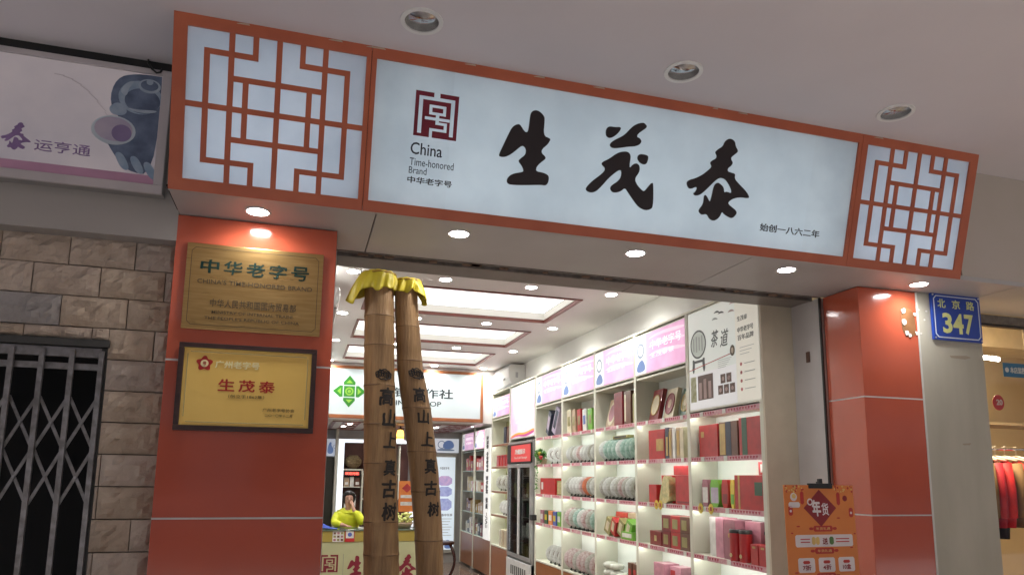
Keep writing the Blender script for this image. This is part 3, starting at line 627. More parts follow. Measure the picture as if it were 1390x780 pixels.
# ------------------------------------------------------------------ bamboo trunks with yellow cloths
def bamboo(label, axis, nodes, seed):
    """axis: list of (x, y, z, r)"""
    t = thing('bamboo_trunk', label, 'bamboo trunk', (axis[0][0], axis[0][1], 0), 'bamboo trunks in the doorway')
    M_bam = mat('bamboo_skin', (.40, .24, .105), .5, c2=(.20, .11, .045), scale=11, stretch=(2.4, 2.4, .3), bump=.6, bscale=45, detail=12)
    def at(z):
        for (x0, y0, z0, r0), (x1, y1, z1, r1) in zip(axis, axis[1:]):
            if z <= z1 or (x1, y1, z1, r1) == axis[-1]:
                k = (z-z0)/(z1-z0); k = k if z1 != axis[-1][2] else min(k, 1.02)
                return Vector((x0+(x1-x0)*k, y0+(y1-y0)*k, z)), r0+(r1-r0)*k
    seg = 28; vs = []; fs = []; zs = []
    z = 0.; zt = axis[-1][2]
    while z < zt: zs.append(z); z += .022
    zs += [zt]
    for nz in nodes: zs += [nz-.012, nz-.006, nz, nz+.006, nz+.012]
    zs = sorted(set(round(q, 4) for q in zs if 0 <= q <= zt))
    for z in zs:
        c, r = at(z)
        dn = min([abs(z-nz) for nz in nodes]+[9])
        rr = r*(1+.02*math.exp(-(dn/.012)**2)-.015*math.exp(-((dn-.03)/.02)**2)) if dn < .1 else r
        for k in range(seg):
            a = 2*PI*k/seg; q = rr*(1+.022*noise.noise(Vector((math.cos(a)*1.5+seed, math.sin(a)*1.5, z*2.2)))+.008*noise.noise(Vector((math.cos(a)*5, math.sin(a)*5+seed, z*9))))
            vs.append(c+Vector((q*math.cos(a), q*math.sin(a), 0)))
    n = len(zs)
    for i in range(n-1): fs += [(i*seg+k, i*seg+(k+1) % seg, (i+1)*seg+(k+1) % seg, (i+1)*seg+k) for k in range(seg)]
    fs += [tuple(range(seg-1, -1, -1)), tuple((n-1)*seg+k for k in range(seg))]
    m = MB(); m.add(vs, fs); m.build('stem', M_bam, t, smooth=True)
    M_nd = mat('bamboo_node', (.20, .11, .05), .6, c2=(.13, .07, .03), scale=25)
    for nz in nodes:
        c, r = at(nz); mm = MB()
        mm.lathe([(r*1.012, -.003), (r*1.03, 0), (r*1.012, .003)], 28, c); mm.build('node_ring', M_nd, t, smooth=True)
    return t, at
def bamboo_text(t, at, chars, emb, size):
    for ch, x, z in chars:
        c, r = at(z); a0 = math.asin(max(-1, min(1, (x-c.x)/r)))
        def wrap(a, b):
            zz = z+b; cc, r_ = at(zz); th = a0+a/r_; r_ = r_*1.0+.0022
            r_ *= 1.012
            return Vector((cc.x+r_*math.sin(th), cc.y-r_*math.cos(th), zz))
        s = size*random.uniform(.92, 1.05)
        text('brush_character', ch, None, (-s*.5, s*.5, -s*.53, s*.53), M_inkb, t, .034, wrap=wrap, shear=.14, brush=z*10+1)
    x, z = emb; c, r = at(z); a0 = math.asin(max(-1, min(1, (x-c.x)/r)))
    m = MB()
    def W(a, b): cc, r_ = at(z+b); th = a0+a/r_; r_ = r_*1.012+.0022; return Vector((cc.x+r_*math.sin(th), cc.y-r_*math.cos(th), z+b))
    loops = [[(.036*math.cos(q*PI/12)*(1+.14*math.sin(q*1.9)), .024*math.sin(q*PI/12)*(1+.18*math.cos(q*2.3))) for q in range(25)]]
    loops += [[(-.030+.012*k+.008*math.cos(q*PI/6), .006*math.sin(k)+.014*math.sin(q*PI/6)) for q in range(13)] for k in range(6)]
    loops += [[(-.028, -.014), (-.01, -.024), (.012, -.022), (.03, -.012)], [(-.025, .012), (0, .004), (.027, .014)]]
    for L in loops: m.tube([W(*q) for q in L], .0026, 5)
    m.build('brush_emblem', M_inkb, t)
B1AX = [(.452, 3.45, 0, .090), (.396, 3.45, 1.144, .0835), (.382, 3.45, 1.414, .081), (.365, 3.45, 1.76, .078), (.347, 3.45, 2.117, .074), (.335, 3.45, 2.42, .072), (.329, 3.45, 2.575, .071)]
B2AX = [(.70, 3.47, 0, .070), (.626, 3.46, 1.138, .0655), (.613, 3.46, 1.344, .068), (.583, 3.46, 1.623, .071), (.541, 3.46, 1.908, .071), (.498, 3.46, 2.125, .064), (.470, 3.46, 2.43, .058), (.463, 3.46, 2.56, .056)]
t1, at1 = bamboo('thick bamboo trunk with black brush writing, left and nearer one of the pair', B1AX, [2.37, 2.225, 2.03, 1.845, 1.66, 1.39, 1.24, 1.0, .7, .4, .15], 1.)
t2, at2 = bamboo('thinner bent bamboo trunk with black brush writing, right one of the pair', B2AX, [2.33, 2.16, 1.93, 1.72, 1.53, 1.30, 1.05, .75, .45, .15], 9.)
random.seed(2)
bamboo_text(t1, at1, list(zip('高山上真古树', (.382, .398, .402, .408, .412, .414), (1.974, 1.873, 1.770, 1.641, 1.542, 1.438))), (.362, 2.079), .078)
bamboo_text(t2, at2, list(zip('高山上真古树', (.540, .560, .580, .602, .610, .624), (1.992, 1.886, 1.780, 1.651, 1.547, 1.448))), (.522, 2.095), .068)
def cloth(label, cx, cy, z, r, long_dir, seed, hang=.07, flare=.05, extra=.07):
    t = thing('yellow_cloth', label, 'cloth', (cx, cy, z), 'yellow cloths on the bamboo tops')
    M_y = mat('yellow_satin', (.60, .49, .025), .5, c2=(.46, .36, .018), scale=9, bump=.15, bscale=30)
    seg = 96; rg = 12; vs = [Vector((cx, cy, z+.012))]; fs = []
    random.seed(seed); ph = [random.uniform(0, 6) for _ in range(4)]
    for j in range(1, 5):
        for k in range(seg):
            a = 2*PI*k/seg; q = r*1.06*j/4; vs.append(Vector((cx+q*math.cos(a), cy+q*math.sin(a), z+.012-.008*(j/4)**3+.004*noise.noise(Vector((q*40*math.cos(a), q*40*math.sin(a), seed))))))
    for j in range(1, rg+1):
        s = j/rg
        for k in range(seg):
            a = 2*PI*k/seg; lean = max(0, math.cos(a-long_dir))**3
            L = hang*(1+.10*math.sin(6*a+ph[1])+.07*math.sin(11*a+ph[0])+.55*noise.noise(Vector((math.cos(a)*1.5, math.sin(a)*1.5, seed*3.)))) + extra*lean
            fo = math.sin(17*a+ph[3]+3*s)*.6+1.3*noise.noise(Vector((math.cos(a)*2.6, math.sin(a)*2.6, s*2.2+seed)))
            q = r*1.07+s**.75*flare*(.12+1.0*lean)+s*.012+.009*math.sin(9*a+ph[2]+2*s)*s+.008*fo*s
            vs.append(Vector((cx+q*math.cos(a), cy+q*math.sin(a)*.8 if math.sin(a) > 0 else cy+q*math.sin(a), z+.004-L*s**1.25)))
    fs += [(0, 1+k, 1+(k+1) % seg) for k in range(seg)]
    for j in range(3+rg):
        b0 = 1+j*seg; b1 = b0+seg; fs += [(b0+k, b1+k, b1+(k+1) % seg, b0+(k+1) % seg) for k in range(seg)]
    mm = MB(); mm.add(vs, fs); c = mm.build('skirt', M_y, t, smooth=True)
    md = c.modifiers.new('thick', 'SOLIDIFY'); md.thickness = .0018
    # twisted tie band round the top
    m = MB(); m.tube([(cx+(r*1.10)*math.cos(2*PI*k/30), cy+(r*1.10)*math.sin(2*PI*k/30), z-.006+.003*math.sin(k*2.1)) for k in range(31)], .0055, 6)
    m.build('tie_band', mat('yellow_brown_band', (.33, .20, .03), .5), t, smooth=True)
    return t
cloth('yellow satin cloth draped over the left bamboo top, its long corner hanging left', .329, 3.45, 2.588, .074, PI*1.02, 4, hang=.082, flare=.046, extra=.075)
cloth('yellow satin cloth tied over the right bamboo top', .472, 3.46, 2.568, .060, -.35, 8, hang=.072, flare=.018, extra=.030)

# ------------------------------------------------------------------ orange poster on a stand
ps = thing('poster_stand', 'orange new year sale poster on a black stand before the right red pillar', 'poster stand', (2.77, 3.32, 0))
yaw = math.radians(2.0)
FE = Fr((2.527, 3.300, .98), (math.cos(yaw), math.sin(yaw), 0), (0, 0.03, 1))
PW, PH = .470, .600
MB().fb(FE, 0, PW, 0, PH, -.006, 0).build('poster', mat('poster_orange', (.70, .225, .045), .4, c2=(.66, .19, .035), scale=5), ps)
MB().fb(FE, .165, .325, PH-.018, PH+.010, -.010, .006).build('clip_bar', M_black, ps, bevel=.002)
MB().fb(FE, .240, .262, PH+.010, PH+.035, -.016, .002).build('clip_knob', M_black, ps, bevel=.002)
MB().tube([FE.p(.25, PH+.02, -.02), FE.p(.25, .1, -.02), (2.77, 3.36, .03)], .011, 8).build('post', M_black, ps, smooth=True)
MB().lathe([(.15, 0), (.15, .012), (.03, .03)], 24, (2.77, 3.36, 0)).build('base', M_black, ps, smooth='auto')
pw = mat('poster_white', (.76, .68, .68), .45); pR = mat('poster_red', (.50, .03, .02), .45); pD = mat('poster_dark_red', (.27, .012, .015), .45); pG = mat('poster_green', (.09, .20, .05), .45); pY = mat('poster_yellow', (.78, .52, .16), .45)
def pt(x, y): return ((x-75)/565*PW+.0, PH-(y-100)/640*(PH*.98))     # reads positions off the poster itself
def prect(x0, y0, x1, y1, m_, k=1, rad=True, nm='printed_panel'):
    a0, b1 = pt(x0, y0); a1, b0 = pt(x1, y1); c = min(.008, (b1-b0)*.4)
    pts = [(a0+c, b0), (a1-c, b0), (a1, b0+c), (a1, b1-c), (a1-c, b1), (a0+c, b1), (a0, b1-c), (a0, b0+c)] if rad else [(a0, b0), (a1, b0), (a1, b1), (a0, b1)]
    MB().poly(FE, pts, .0004*k, .0004*k+.0004).build(nm, m_, ps)
cx_, cy_ = pt(355, 235)
MB().poly(FE, [(cx_-.11, cy_), (cx_, cy_-.10), (cx_+.11, cy_), (cx_, cy_+.10)], .0004, .0008).build('printed_diamond', pD, ps)
text('lettering', '年', FE, (cx_-.055, cx_+.005, cy_-.045, cy_+.045), pw, ps, .04, depth=.0005, c0=.0012, shear=-.1)
text('lettering', '货', FE, (cx_+.008, cx_+.058, cy_-.040, cy_+.028), pw, ps, .02, depth=.0005, c0=.0012, shear=-.1)
MB().ring(FE, cx_-.066, cy_+.033, .012, .019, .0012, .0018, 16).build('printed_curl', pw, ps)
a, b = pt(148, 170); MB().disc(FE, a, b, .022, .0004, .0009, 20).build('printed_badge', pw, ps); prect(105, 200, 195, 232, pw)
a, b = pt(150, 165); MB().disc(FE, a, b, .013, .001, .0014, 16).build('printed_badge', pY, ps)
a, b = pt(565, 178); MB().disc(FE, a, b, .016, .0004, .0009, 20).build('printed_badge', pD, ps)
for x, y in ((215, 175), (510, 180)): prect(x-14, y-38, x+14, y+38, pR)
for x, y in ((118, 250), (608, 262)): prect(x-17, y-28, x+17, y+28, pR); a, b = pt(x, y+2); MB().disc(FE, a, b, .007, .001, .0015, 12).build('printed_badge', pw, ps)
for y in (355, 483, 627): prect(290, y-17, 445, y+17, pR); prect(255, y-8, 289, y+8, pR); prect(446, y-8, 480, y+8, pR)
for y in (355, 483, 627): a0, b0 = pt(310, y+8); a1, b1 = pt(425, y-8); text('lettering', '年货礼遇', FE, (a0, a1, b0, b1), pY, ps, 0, depth=.0004, c0=.001)
prect(140, 390, 605, 460, pw)
for x0, x1, mm_ in ((270, 300, pY), (302, 332, pY), (412, 447, pG)): prect(x0, 402, x1, 448, mm_, 2)
a0, b0 = pt(355, 447); a1, b1 = pt(398, 408); text('lettering', '送', FE, (a0, a1, b0, b1), pD, ps, .03, depth=.0004, c0=.001)
for y in (415, 432): prect(180, y-3, 255, y+3, pR, 2, False, 'printed_line'); prect(465, y-3, 575, y+3, pR, 2, False, 'printed_line')
for x0, ch in ((150, '7折'), (312, '4折'), (473, '10盒')):
    prect(x0, 522, x0+132, 605, pw); prect(x0+38, 538, x0+94, 556, pR, 2)
    a0, b0 = pt(x0+32, 592); a1, b1 = pt(x0+100, 562); text('lettering', ch, FE, (a0, a1, b0, b1), pD, ps, .03, depth=.0004, c0=.0012)
for x0, mm_ in ((160, pR), (278, pD), (395, pR), (512, None)):
    prect(x0, 655, x0+100, 742, pw)
    if mm_: prect(x0+15 if x0 != 395 else x0+32, 668, x0+85 if x0 != 395 else x0+62, 728, mm_, 2)
    else: prect(x0+12, 695, x0+88, 714, mat('poster_teal', (.2, .5, .52), .4), 2, False)
    if mm_: prect(x0+28 if x0 != 395 else x0+38, 690, x0+48 if x0 != 395 else x0+56, 716, pY, 3)
random.seed(9)
for i in range(46):
    x = random.choice([random.uniform(80, 235), random.uniform(480, 632)]); y = random.uniform(104, 140); a, b = pt(x, y)
    MB().disc(FE, a, b, random.uniform(.003, .007), .0004, .0008, 7).build('printed_petal', random.choice([pY, pR, pY]), ps)
for x, y, w in ((170, 342, 40), (500, 295, 40), (118, 380, 26), (625, 388, 26), (135, 605, 45), (590, 468, 35), (130, 770, 60), (640, 770, 50)):
    a, b = pt(x, y); MB().poly(FE, smoothpoly([(a-w*.0004, b), (a, b+.006), (a+w*.0004, b), (a, b-.004)], 2), .0004, .0008).build('printed_cloud', pR, ps)

# ================================================================== INSIDE THE TEA SHOP
struct(box('shop_floor', M_floor, None, .0, 3.6, 3.9, 14, -.02, .02))
struct(box('wall_right', M_intw, None, 3.19, 3.35, 4.0, 13.6, 0, 3.6))
struct(box('wall_left', M_intw, None, -.06, .10, 4.0, 13.6, 0, 3.6))
struct(box('wall_back', mat('back_wall_grey', (.36, .35, .33), .6), None, .10, 3.19, 13.45, 13.6, 0, 2.6))
# ceiling with three coffers
CY = [(6.20, 7.30), (7.81, 8.88), (9.42, 10.55)]; CX0, CX1 = .52, 2.543; ZC = 3.31
m = MB(); ys = [4.0]+[v for c in CY for v in c]+[11.0]
for i in range(0, len(ys), 2): m.box(.10, 3.19, ys[i], ys[i+1], ZC, ZC+.012)
for a, b in CY: m.box(.10, CX0, a, b, ZC, ZC+.012); m.box(CX1, 3.19, a, b, ZC, ZC+.012)
struct(m.build('shop_ceiling', M_intc, None))
struct(box('ceiling_slab', M_dark, None, .10, 3.19, 4.0, 11.0, 3.62, 3.66))
M_cof = mat('coffer_paint', (.82, .83, .78), .6, c2=(.80, .81, .76)); M_cofl = lit('coffer_light_panel', (1, 1, .98), 1.15)
for k, (a, b) in enumerate(CY):
    t = thing('ceiling_coffer', 'recessed ceiling light coffer with brown trim, %s' % ['nearest the street', 'the middle one of three', 'farthest, next to the white hanging sign'][k], 'ceiling light', ((CX0+CX1)/2, a, ZC))
    for x0, x1, y0, y1 in ((CX0-.0, CX1, a, a+.030), (CX0, CX1, b-.030, b), (CX0, CX0+.030, a+.0305, b-.0305), (CX1-.030, CX1, a+.0305, b-.0305)):
        box('trim', M_trimbr, t, x0, x1, y0, y1, ZC-.012, ZC+.02, bevel=.003)
    i0, i1, j0, j1 = CX0+.03, CX1-.03, a+.03, b-.03
    for x0, x1, y0, y1 in ((i0, i1, j0, j0+.006), (i0, i1, j1-.006, j1), (i0, i0+.006, j0+.006, j1-.006), (i1-.006, i1, j0+.006, j1-.006)):
        box('coffer_side', M_cof, t, x0, x1, y0, y1, ZC+.0205, ZC+.088)
    box('light_panel', M_cofl, t, i0+.01, i1-.01, j0+.01, j1-.01, ZC+.09, ZC+.10)
for j, y in enumerate((5.94, 7.56, 9.155, 10.80)):
    for i, x in enumerate((.35, 1.14, 1.93, 2.72)):
        rn = ['nearest the street', 'between first and second coffer', 'between second and third coffer', 'before the hanging sign'][j]; cn = ['by the left wall', 'left of the middle', 'right of the middle', 'by the shelf wall'][i]
        downlight('downlight', 'lit shop downlight %s, row %s' % (cn, rn), (x, y, ZC), 'lit downlights in the shop ceiling', True, .062)
        spot((x, y, ZC-.012), P_INT)
# bulkhead and hanging sign
struct(box('bulkhead', M_intw, None, .10, 3.19, 11.0, 11.10, 2.455, 3.62))
struct(box('rear_ceiling', mat('rear_ceiling_grey', (.50, .48, .45), .5), None, .10, 3.19, 11.10, 13.45, 2.455, 2.50))
cs = thing('coop_sign', 'white illuminated cooperative sign with green flower logo over the counter', 'sign', (1.5, 10.98, 2.47))
FC = Fr((0, 10.93, 0)); M_oak = mat('orange_brown_frame', (.36, .13, .045), .4, c2=(.30, .10, .035), scale=8)
MB().fb(FC, .20, 2.74, 2.50, 3.235, -.069, -.012).build('panel', lit('coop_panel', (.50, .58, .59), .36), cs)
for a0, a1, b0, b1 in ((.17, 2.76, 3.215, 3.258), (.17, 2.76, 2.462, 2.515), (.17, .205, 2.5155, 3.2145), (2.715, 2.76, 2.5155, 3.2145)):
    MB().fb(FC, a0, a1, b0, b1, -.069, 0).build('frame_rail', M_oak, cs, bevel=.003)
text('lettering', '供销合作社', FC, (1.10, 2.27, 2.812, 2.968), mat('sign_black', (.02, .03, .035), .4), cs, .02, c0=-.0118)
text('lettering', 'CHINA CO-OP', FC, (1.17, 2.083, 2.688, 2.765), mat('sign_black', (0, 0, 0)), cs, .012, c0=-.0118)
g1 = mat('logo_green', (.03, .24, .02), .4); g2 = mat('logo_light_green', (.25, .52, .06), .4)
lx, lz = .665, 2.867
for k in range(4):
    ca, sa = math.cos(k*PI/2), math.sin(k*PI/2)
    def rot(p): return (lx+p[0]*ca-p[1]*sa, lz+p[0]*sa+p[1]*ca)
    MB().poly(FC, [rot(p) for p in ((-.085, .098), (.085, .098), (.088, .14), (0, .243), (-.088, .14))], -.0118, -.0105).build('logo_petal', g1, cs)
    MB().poly(FC, [rot(p) for p in ((-.05, .125), (.05, .125), (0, .178))], -.0104, -.0095).build('logo_petal_vein', g2, cs)
MB().fb(FC, lx-.082, lx+.082, lz-.082, lz+.082, -.0118, -.0108).build('logo_square', g1, cs)
MB().ring(FC, lx, lz, .040, .062, -.0107, -.0098, 24).build('logo_ring', g2, cs); MB().disc(FC, lx, lz, .026, -.0107, -.0098, 16).build('logo_core', g2, cs)
# fretwork panel in the rear ceiling
fp_ = thing('ceiling_fretwork', 'dark red fretwork ceiling panel beneath the hanging sign', 'ceiling panel', (1.5, 12.3, 2.45))
box('fret_backing', mat('fret_cream', (.55, .50, .44), .4), fp_, .46, 2.70, 11.32, 13.36, 2.440, 2.4545)
for x0, x1, y0, y1 in ((.46, 2.70, 11.32, 11.37), (.46, 2.70, 13.31, 13.36), (.46, .51, 11.3705, 13.3095), (2.65, 2.70, 11.3705, 13.3095)): box('fret_border', M_trimbr, fp_, x0, x1, y0, y1, 2.43, 2.4395)
random.seed(4)
for i in range(5):
    for j in range(4):
        x = .62+i*.43; y = 11.50+j*.46
        for a_, b_, c_, d_ in ((0, .28, 0, .03), (0, .28, .25, .28), (0, .03, .0305, .2495), (.25, .28, .0305, .2495), (.11, .14, .0305, .2495)): box('fret_bar', M_trimbr, fp_, x+a_, x+b_, y+c_*1.2, y+d_*1.2, 2.432, 2.4395)
for i, (x, y) in enumerate(((.75, 11.75), (.68, 12.3), (2.0, 12.7), (2.2, 12.0), (2.76, 11.75))):
    w = ['nearest the red pillar', 'left rear', 'centre rear', 'right of the bamboo', 'beside the lettered post'][i]
    downlight('downlight', 'lit downlight in the low rear ceiling, %s' % w, (x, y, 2.43 if i < 4 else 2.455), 'lit downlights in the rear ceiling', True, .05); spot((x, y, 2.41), P_INT*.6)
# air conditioners
def aircon(label, x0, x1, y0, y1, z0, z1, face):
    t = thing('air_conditioner', label, 'air conditioner', ((x0+x1)/2, (y0+y1)/2, z0))
    s = 1 if face > 0 else -1; xw = x1 if s < 0 else x0
    d = x1-x0; prof = [(0, 0), (.55, 0), (.85, .12), (1, .38), (1, .82), (.9, 1), (0, 1)]
    pts = [(xw+s*p*d, z0+q*(z1-z0)) for p, q in prof]
    Fx = Fr((0, 0, 0), (1, 0, 0), (0, 0, 1)); m = MB()
    m.poly(Fx, pts, -y1, -y0); m.build('casing', M_whitep, t, bevel=.006, smooth='auto', fix=True)
    m = MB().box(xw+s*d*.60 if s > 0 else xw-d*.86, xw+d*.86 if s > 0 else xw-d*.60, y0+.06, y1-.06, z0+.004, z0+.012); m.build('air_louvre', mat('louvre_grey', (.30, .30, .30), .5), t)
    xx = xw+s*d*1.004
    Fq = Fr((xx, 0, 0), (0, -s*-1, 0) if s > 0 else (0, -1, 0), (0, 0, 1))
    MB().fb(Fr((xw-d, 0, 0), (0, -1, 0)), -(y0+.30), -(y0+.2), z0+.10, z0+.135, -.002, .003).build('badge', M_black, t) if s < 0 else None
    MB().fb(Fr((0, y0, 0)), xw-d*.6 if s < 0 else xw+.05, xw-d*.45 if s < 0 else xw+.09, z0+.12, z0+.2, .0, .004).build('side_badge', mat('ac_grey', (.5, .5, .52), .4), t)
    return t
aircon('white wall air conditioner above the far shelves right of the hanging sign', 2.93, 3.185, 10.06, 10.98, 2.965, 3.285, -1)
aircon('white wall air conditioner edge peeping past the left red pillar', .102, .245, 5.85, 6.8, 2.965, 3.14, 1)

# ------------------------------------------------------------------ shelf wall
XF, XB = 2.93, 3.17
M_strip = mat('price_strip_pink', (.52, .20, .26), .4, c2=(.62, .42, .42), scale=38)
M_tagw = mat('price_card_white', (.70, .72, .66), .5)
M_tri = mat('strip_red_print', (.42, .03, .07), .45)
sh = thing('shelf_wall', 'long cream shelf wall of lit compartments along the right side of the shop', 'shelving', (3.05, 8, 0))
box('end_panel', mat('beige_end_panel', (.58, .52, .40), .5, c2=(.53, .475, .36)), sh, 2.925, 3.169, 3.992, 4.012, 0.03, 3.30)
DV = [4.035, 4.97, 5.90, 6.84, 7.81, 8.79, 9.99, 11.0]
for y in DV: box('divider', M_cream, sh, XF, XB, y-.022, y+.022, .06, 2.92, bevel=.002)
BAYS = [(4.057, 4.948), (4.992, 5.878), (5.922, 6.818), (6.862, 7.788), (7.832, 8.768), (10.012, 10.978)]
BN = ['nearest bay', 'second bay', 'third bay', 'fourth bay', 'bay before the fridge', 'bay past the fridge']
ORD = ['first', 'second', 'third', 'fourth', 'fifth', 'sixth', 'seventh', 'eighth', 'ninth', 'tenth']
box('top_rail', M_cream, sh, XF, XB, 3.995, 11.02, 2.92, 2.94, bevel=.002)
ZB = [2.51, 2.112, 1.772, 1.402, 1.045, .585]
for bi, (a, b) in enumerate(BAYS):
    box('back_panel', M_olive if bi == 5 else M_shelfw, sh, XB-.004, XB+.015, a, b, .585, 2.92)
    for k, z in enumerate(ZB):
        if bi == 0 and k == 0: continue
        box('shelf_board', M_cream, sh, XF+.004, XB-.005, a, b, z-.018, z, bevel=.001)
        if 0 < k < 5 or (k == 0):
            if k > 0 and not (bi == 0 and k == 1):
                pass
        if k > 0 and k < 5:                       # price strip on the board's front edge
            F = Fr((XF+.003, b, z-.034), (0, -1, 0))
            if bi < 5:
                MB().fb(F, 0, b-a, 0, .036, -.004, 0).build('price_strip', M_strip, sh)
                m = MB(); n = int((b-a)/.034)
                for i in range(n):
                    u = .01+i*.034
                    if (i // 5) % 3 != 2: m.poly(F, [(u, .028), (u+.024, .028), (u+.012, .008)], .0002, .0012)
                m.build('strip_triangles', M_tri, sh)
                for i in range(2+(bi % 2)): u = .15+i*.30+.03*bi; MB().fb(F, u, u+.042, .002, .036, .0013, .004).build('price_card', M_tagw, sh)
            else: MB().fb(F, 0, b-a, 0, .030, -.004, 0).build('price_strip', M_woodbr, sh)
    for k in range(1, 5): box('led_strip', M_led, sh, XF+.012, XF+.024, a+.01, b-.01, ZB[k]-.030, ZB[k]-.021)
    box('cabinet_door', M_woodbr, sh, XF+.004, XF+.024, a+.006, b-.006, .075, .560, bevel=.003)
    box('base_board', M_cream, sh, XF+.01, XB-.005, a, b, .02, .06)
# rear part: lettered post, two glazed bays
rs = thing('rear_shelf', 'rear glass shelves beyond the lettered white post', 'shelving', (3.0, 12.4, 0))
M_gl = mat('green_glass_edge', (.35, .48, .42), .15)
for y in (12.2, 13.2): box('upright', M_cream, rs, 2.93, 2.96, y-.018, y+.018, .06, 2.45)
box('back_panel', mat('rear_shelf_back', (.45, .46, .38), .5), rs, 3.16, 3.185, 11.45, 13.4, .6, 2.45)
for z in (2.06, 1.72, 1.36, 1.0, .64): box('glass_shelf', M_gl, rs, 2.95, 3.155, 11.46, 13.18, z-.012, z)
for a, b in ((11.45, 12.18), (12.22, 13.18)): box('cabinet_door', M_woodbr, rs, 2.94, 2.96, a, b, .08, .62, bevel=.003)
box('bottom_rail', M_cream, rs, 2.935, 3.15, 11.45, 13.2, .62, .628)
po = thing('lettered_post', 'white post with sideways black lettering at the end of the shelf wall', 'post', (3.0, 11.2, 0))
box('post_box', mat('post_white', (.76, .76, .74), .35, es=.18), po, 2.915, 3.17, 11.025, 11.42, .62, 2.40, bevel=.003)
FP2 = Fr((2.9145, 11.40, 0), (0, -1, 0))
Fv = Fr((2.9145, 11.10, 2.20), (0, 0, -1), (0, -1, 0))
M_wood2 = M_woodbr; box('post_cabinet_door', M_woodbr, po, 2.93, 2.95, 11.03, 11.41, .08, .612)
for k, s_ in enumerate(('生茂泰', '中华老字号', '百年品牌', '茶道', '一八六二')):
    L_ = [.22, .34, .30, .2, .26][k]; z0 = [0, .26, .64, .98, 1.22][k]
    text('lettering', s_, Fr((2.9145, 11.30, 2.27), (0, 0, -1), (0, -1, 0)), (z0, z0+L_*.95, .03, .17), M_ink, po, .06)

# light boxes above the bays
def lightbox(label, y0, y1, z0, z1, es=.8, art=True, name='light_box', base=(.58, .27, .46)):
    t = thing(name, label, 'light box', (3.0, (y0+y1)/2, z0))
    F = Fr((XF+.002, y1, z0), (0, -1, 0)); w = y1-y0; h = z1-z0
    MB().fb(F, 0, w, 0, h, -.05, -.002).build('case', M_cream, t)
    MB().fb(F, .012, w-.012, .012, h-.012, -.0019, .002).build('print', lit('pink_print_%s' % (base,), base, es, c2=(.70, .45, .62)), t)
    if art:
        MB().fb(F, .012, w*.24, .012, h-.012, .0021, .003).build('print_margin', lit('print_pale', (.72, .74, .72), es*.8), t)
        for q in range(3):
            pts = [(w*.24, h*(.80-.2*q)), (w*.5, h*(.92-.2*q)), (w-.012, h*(.86-.22*q)), (w-.012, h*(.78-.22*q)), (w*.5, h*(.84-.2*q))]
            MB().poly(F, smoothpoly(pts, 1), .0031, .0035).build('print_wave', lit('print_light_pink', (.78, .55, .66), es*.9), t)
        MB().ring(F, w*.13, h*.60, w*.058, w*.075, .0036, .0042, 20).build('print_ring', lit('print_blue_grey', (.16, .22, .32), es*.5), t)
        MB().poly(F, smoothpoly([(w*.05, .03), (w*.21, .03), (w*.23, h*.2), (w*.17, h*.38), (w*.10, h*.34), (w*.04, h*.2)], 2), .0036, .0042).build('print_teapot', lit('print_blue', (.12, .20, .42), es*.5), t)
        M_pw = lit('print_white', (.85, .82, .84), es)
        text('lettering', '中华老字号', F, (w*.34, w*.93, h*.54, h*.76), M_pw, t, .01, c0=.004)
        text('lettering', '生茂泰茶', F, (w*.34, w*.80, h*.34, h*.46), M_pw, t, 0, c0=.004)
    return t
for bi in (1, 2, 3, 4): lightbox('pink tea light box above the %s' % BN[bi], BAYS[bi][0]-.01, BAYS[bi][1]+.01, 2.53, 2.905)
lightbox('pink tea light box above the bay beyond the fridge', 10.02, 10.97, 2.53, 2.84, base=(.68, .22, .40))
t = lightbox('tall pale light box panel over the glass fridge', 8.83, 9.95, 2.145, 2.90, .4, False, base=(.74, .70, .72))
F = Fr((XF+.0015, 9.95, 2.145), (0, -1, 0))
for q, (c, yb) in enumerate((((.70, .16, .05), .03), ((.75, .35, .05), .045), ((.45, .05, .25), .02))):
    pts = [(.02+.012*q, yb), (.35, yb+.055-.01*q), (.7, yb+.02), (1.10, yb+.07), (1.10, yb+.03), (.7, yb-.01), (.35, yb+.02), (.02, yb-.015+.005*q)]
    MB().poly(F, smoothpoly(pts, 2), .0025+.0008*q, .0031+.0008*q).build('print_flourish', lit('flourish_%d' % q, c, .5), t)
for q in range(5): MB().poly(F, smoothpoly([(.2+.1*q, .22+.1*q), (.4+.1*q, .26+.1*q), (.7, .24+.09*q), (.45, .20+.1*q)], 2), .0025, .003).build('print_cloud', lit('cloud_grey', (.60, .58, .66), .7), t)
lightbox('small pink light box on the rear shelves next to the post', 11.47, 12.15, 2.08, 2.40, base=(.66, .25, .42)); lightbox('small pink light box on the rear shelves by the back wall', 12.25, 13.15, 2.08, 2.40, base=(.50, .30, .50))

# the big tea ceremony poster panel
tp = thing('tea_poster', 'large grey green tea ceremony poster panel nearest the shop opening', 'poster', (2.93, 4.5, 2.12))
y0, y1, z0, z1 = 4.02, 4.945, 2.125, 2.915
F = Fr((XF+.001, y1, z0), (0, -1, 0)); w = y1-y0; h = z1-z0
MB().fb(F, 0, w, 0, h, -.04, -.002).build('case', M_cream, tp)
MB().fb(F, .012, w-.010, .014, h-.012, -.0019, .002).build('print', lit('tea_print', (.56, .60, .56), .50, c2=(.60, .60, .555)), tp)
MB().fb(F, w*.70, w-.0105, .0145, h-.0125, .0021, .0026).build('print_side_field', lit('tea_print_side', (.62, .60, .52), .50), tp)
MB().fb(F, .0125, w*.695, .0145, h*.37, .0021, .0026).build('print_lower_field', lit('tea_print_low', (.62, .62, .62), .50), tp)
dkp = mat('print_dark', (.06, .065, .06), .4); gyp = mat('print_grey', (.30, .32, .30), .4)
cx_, cz_ = w*.165, h*.655
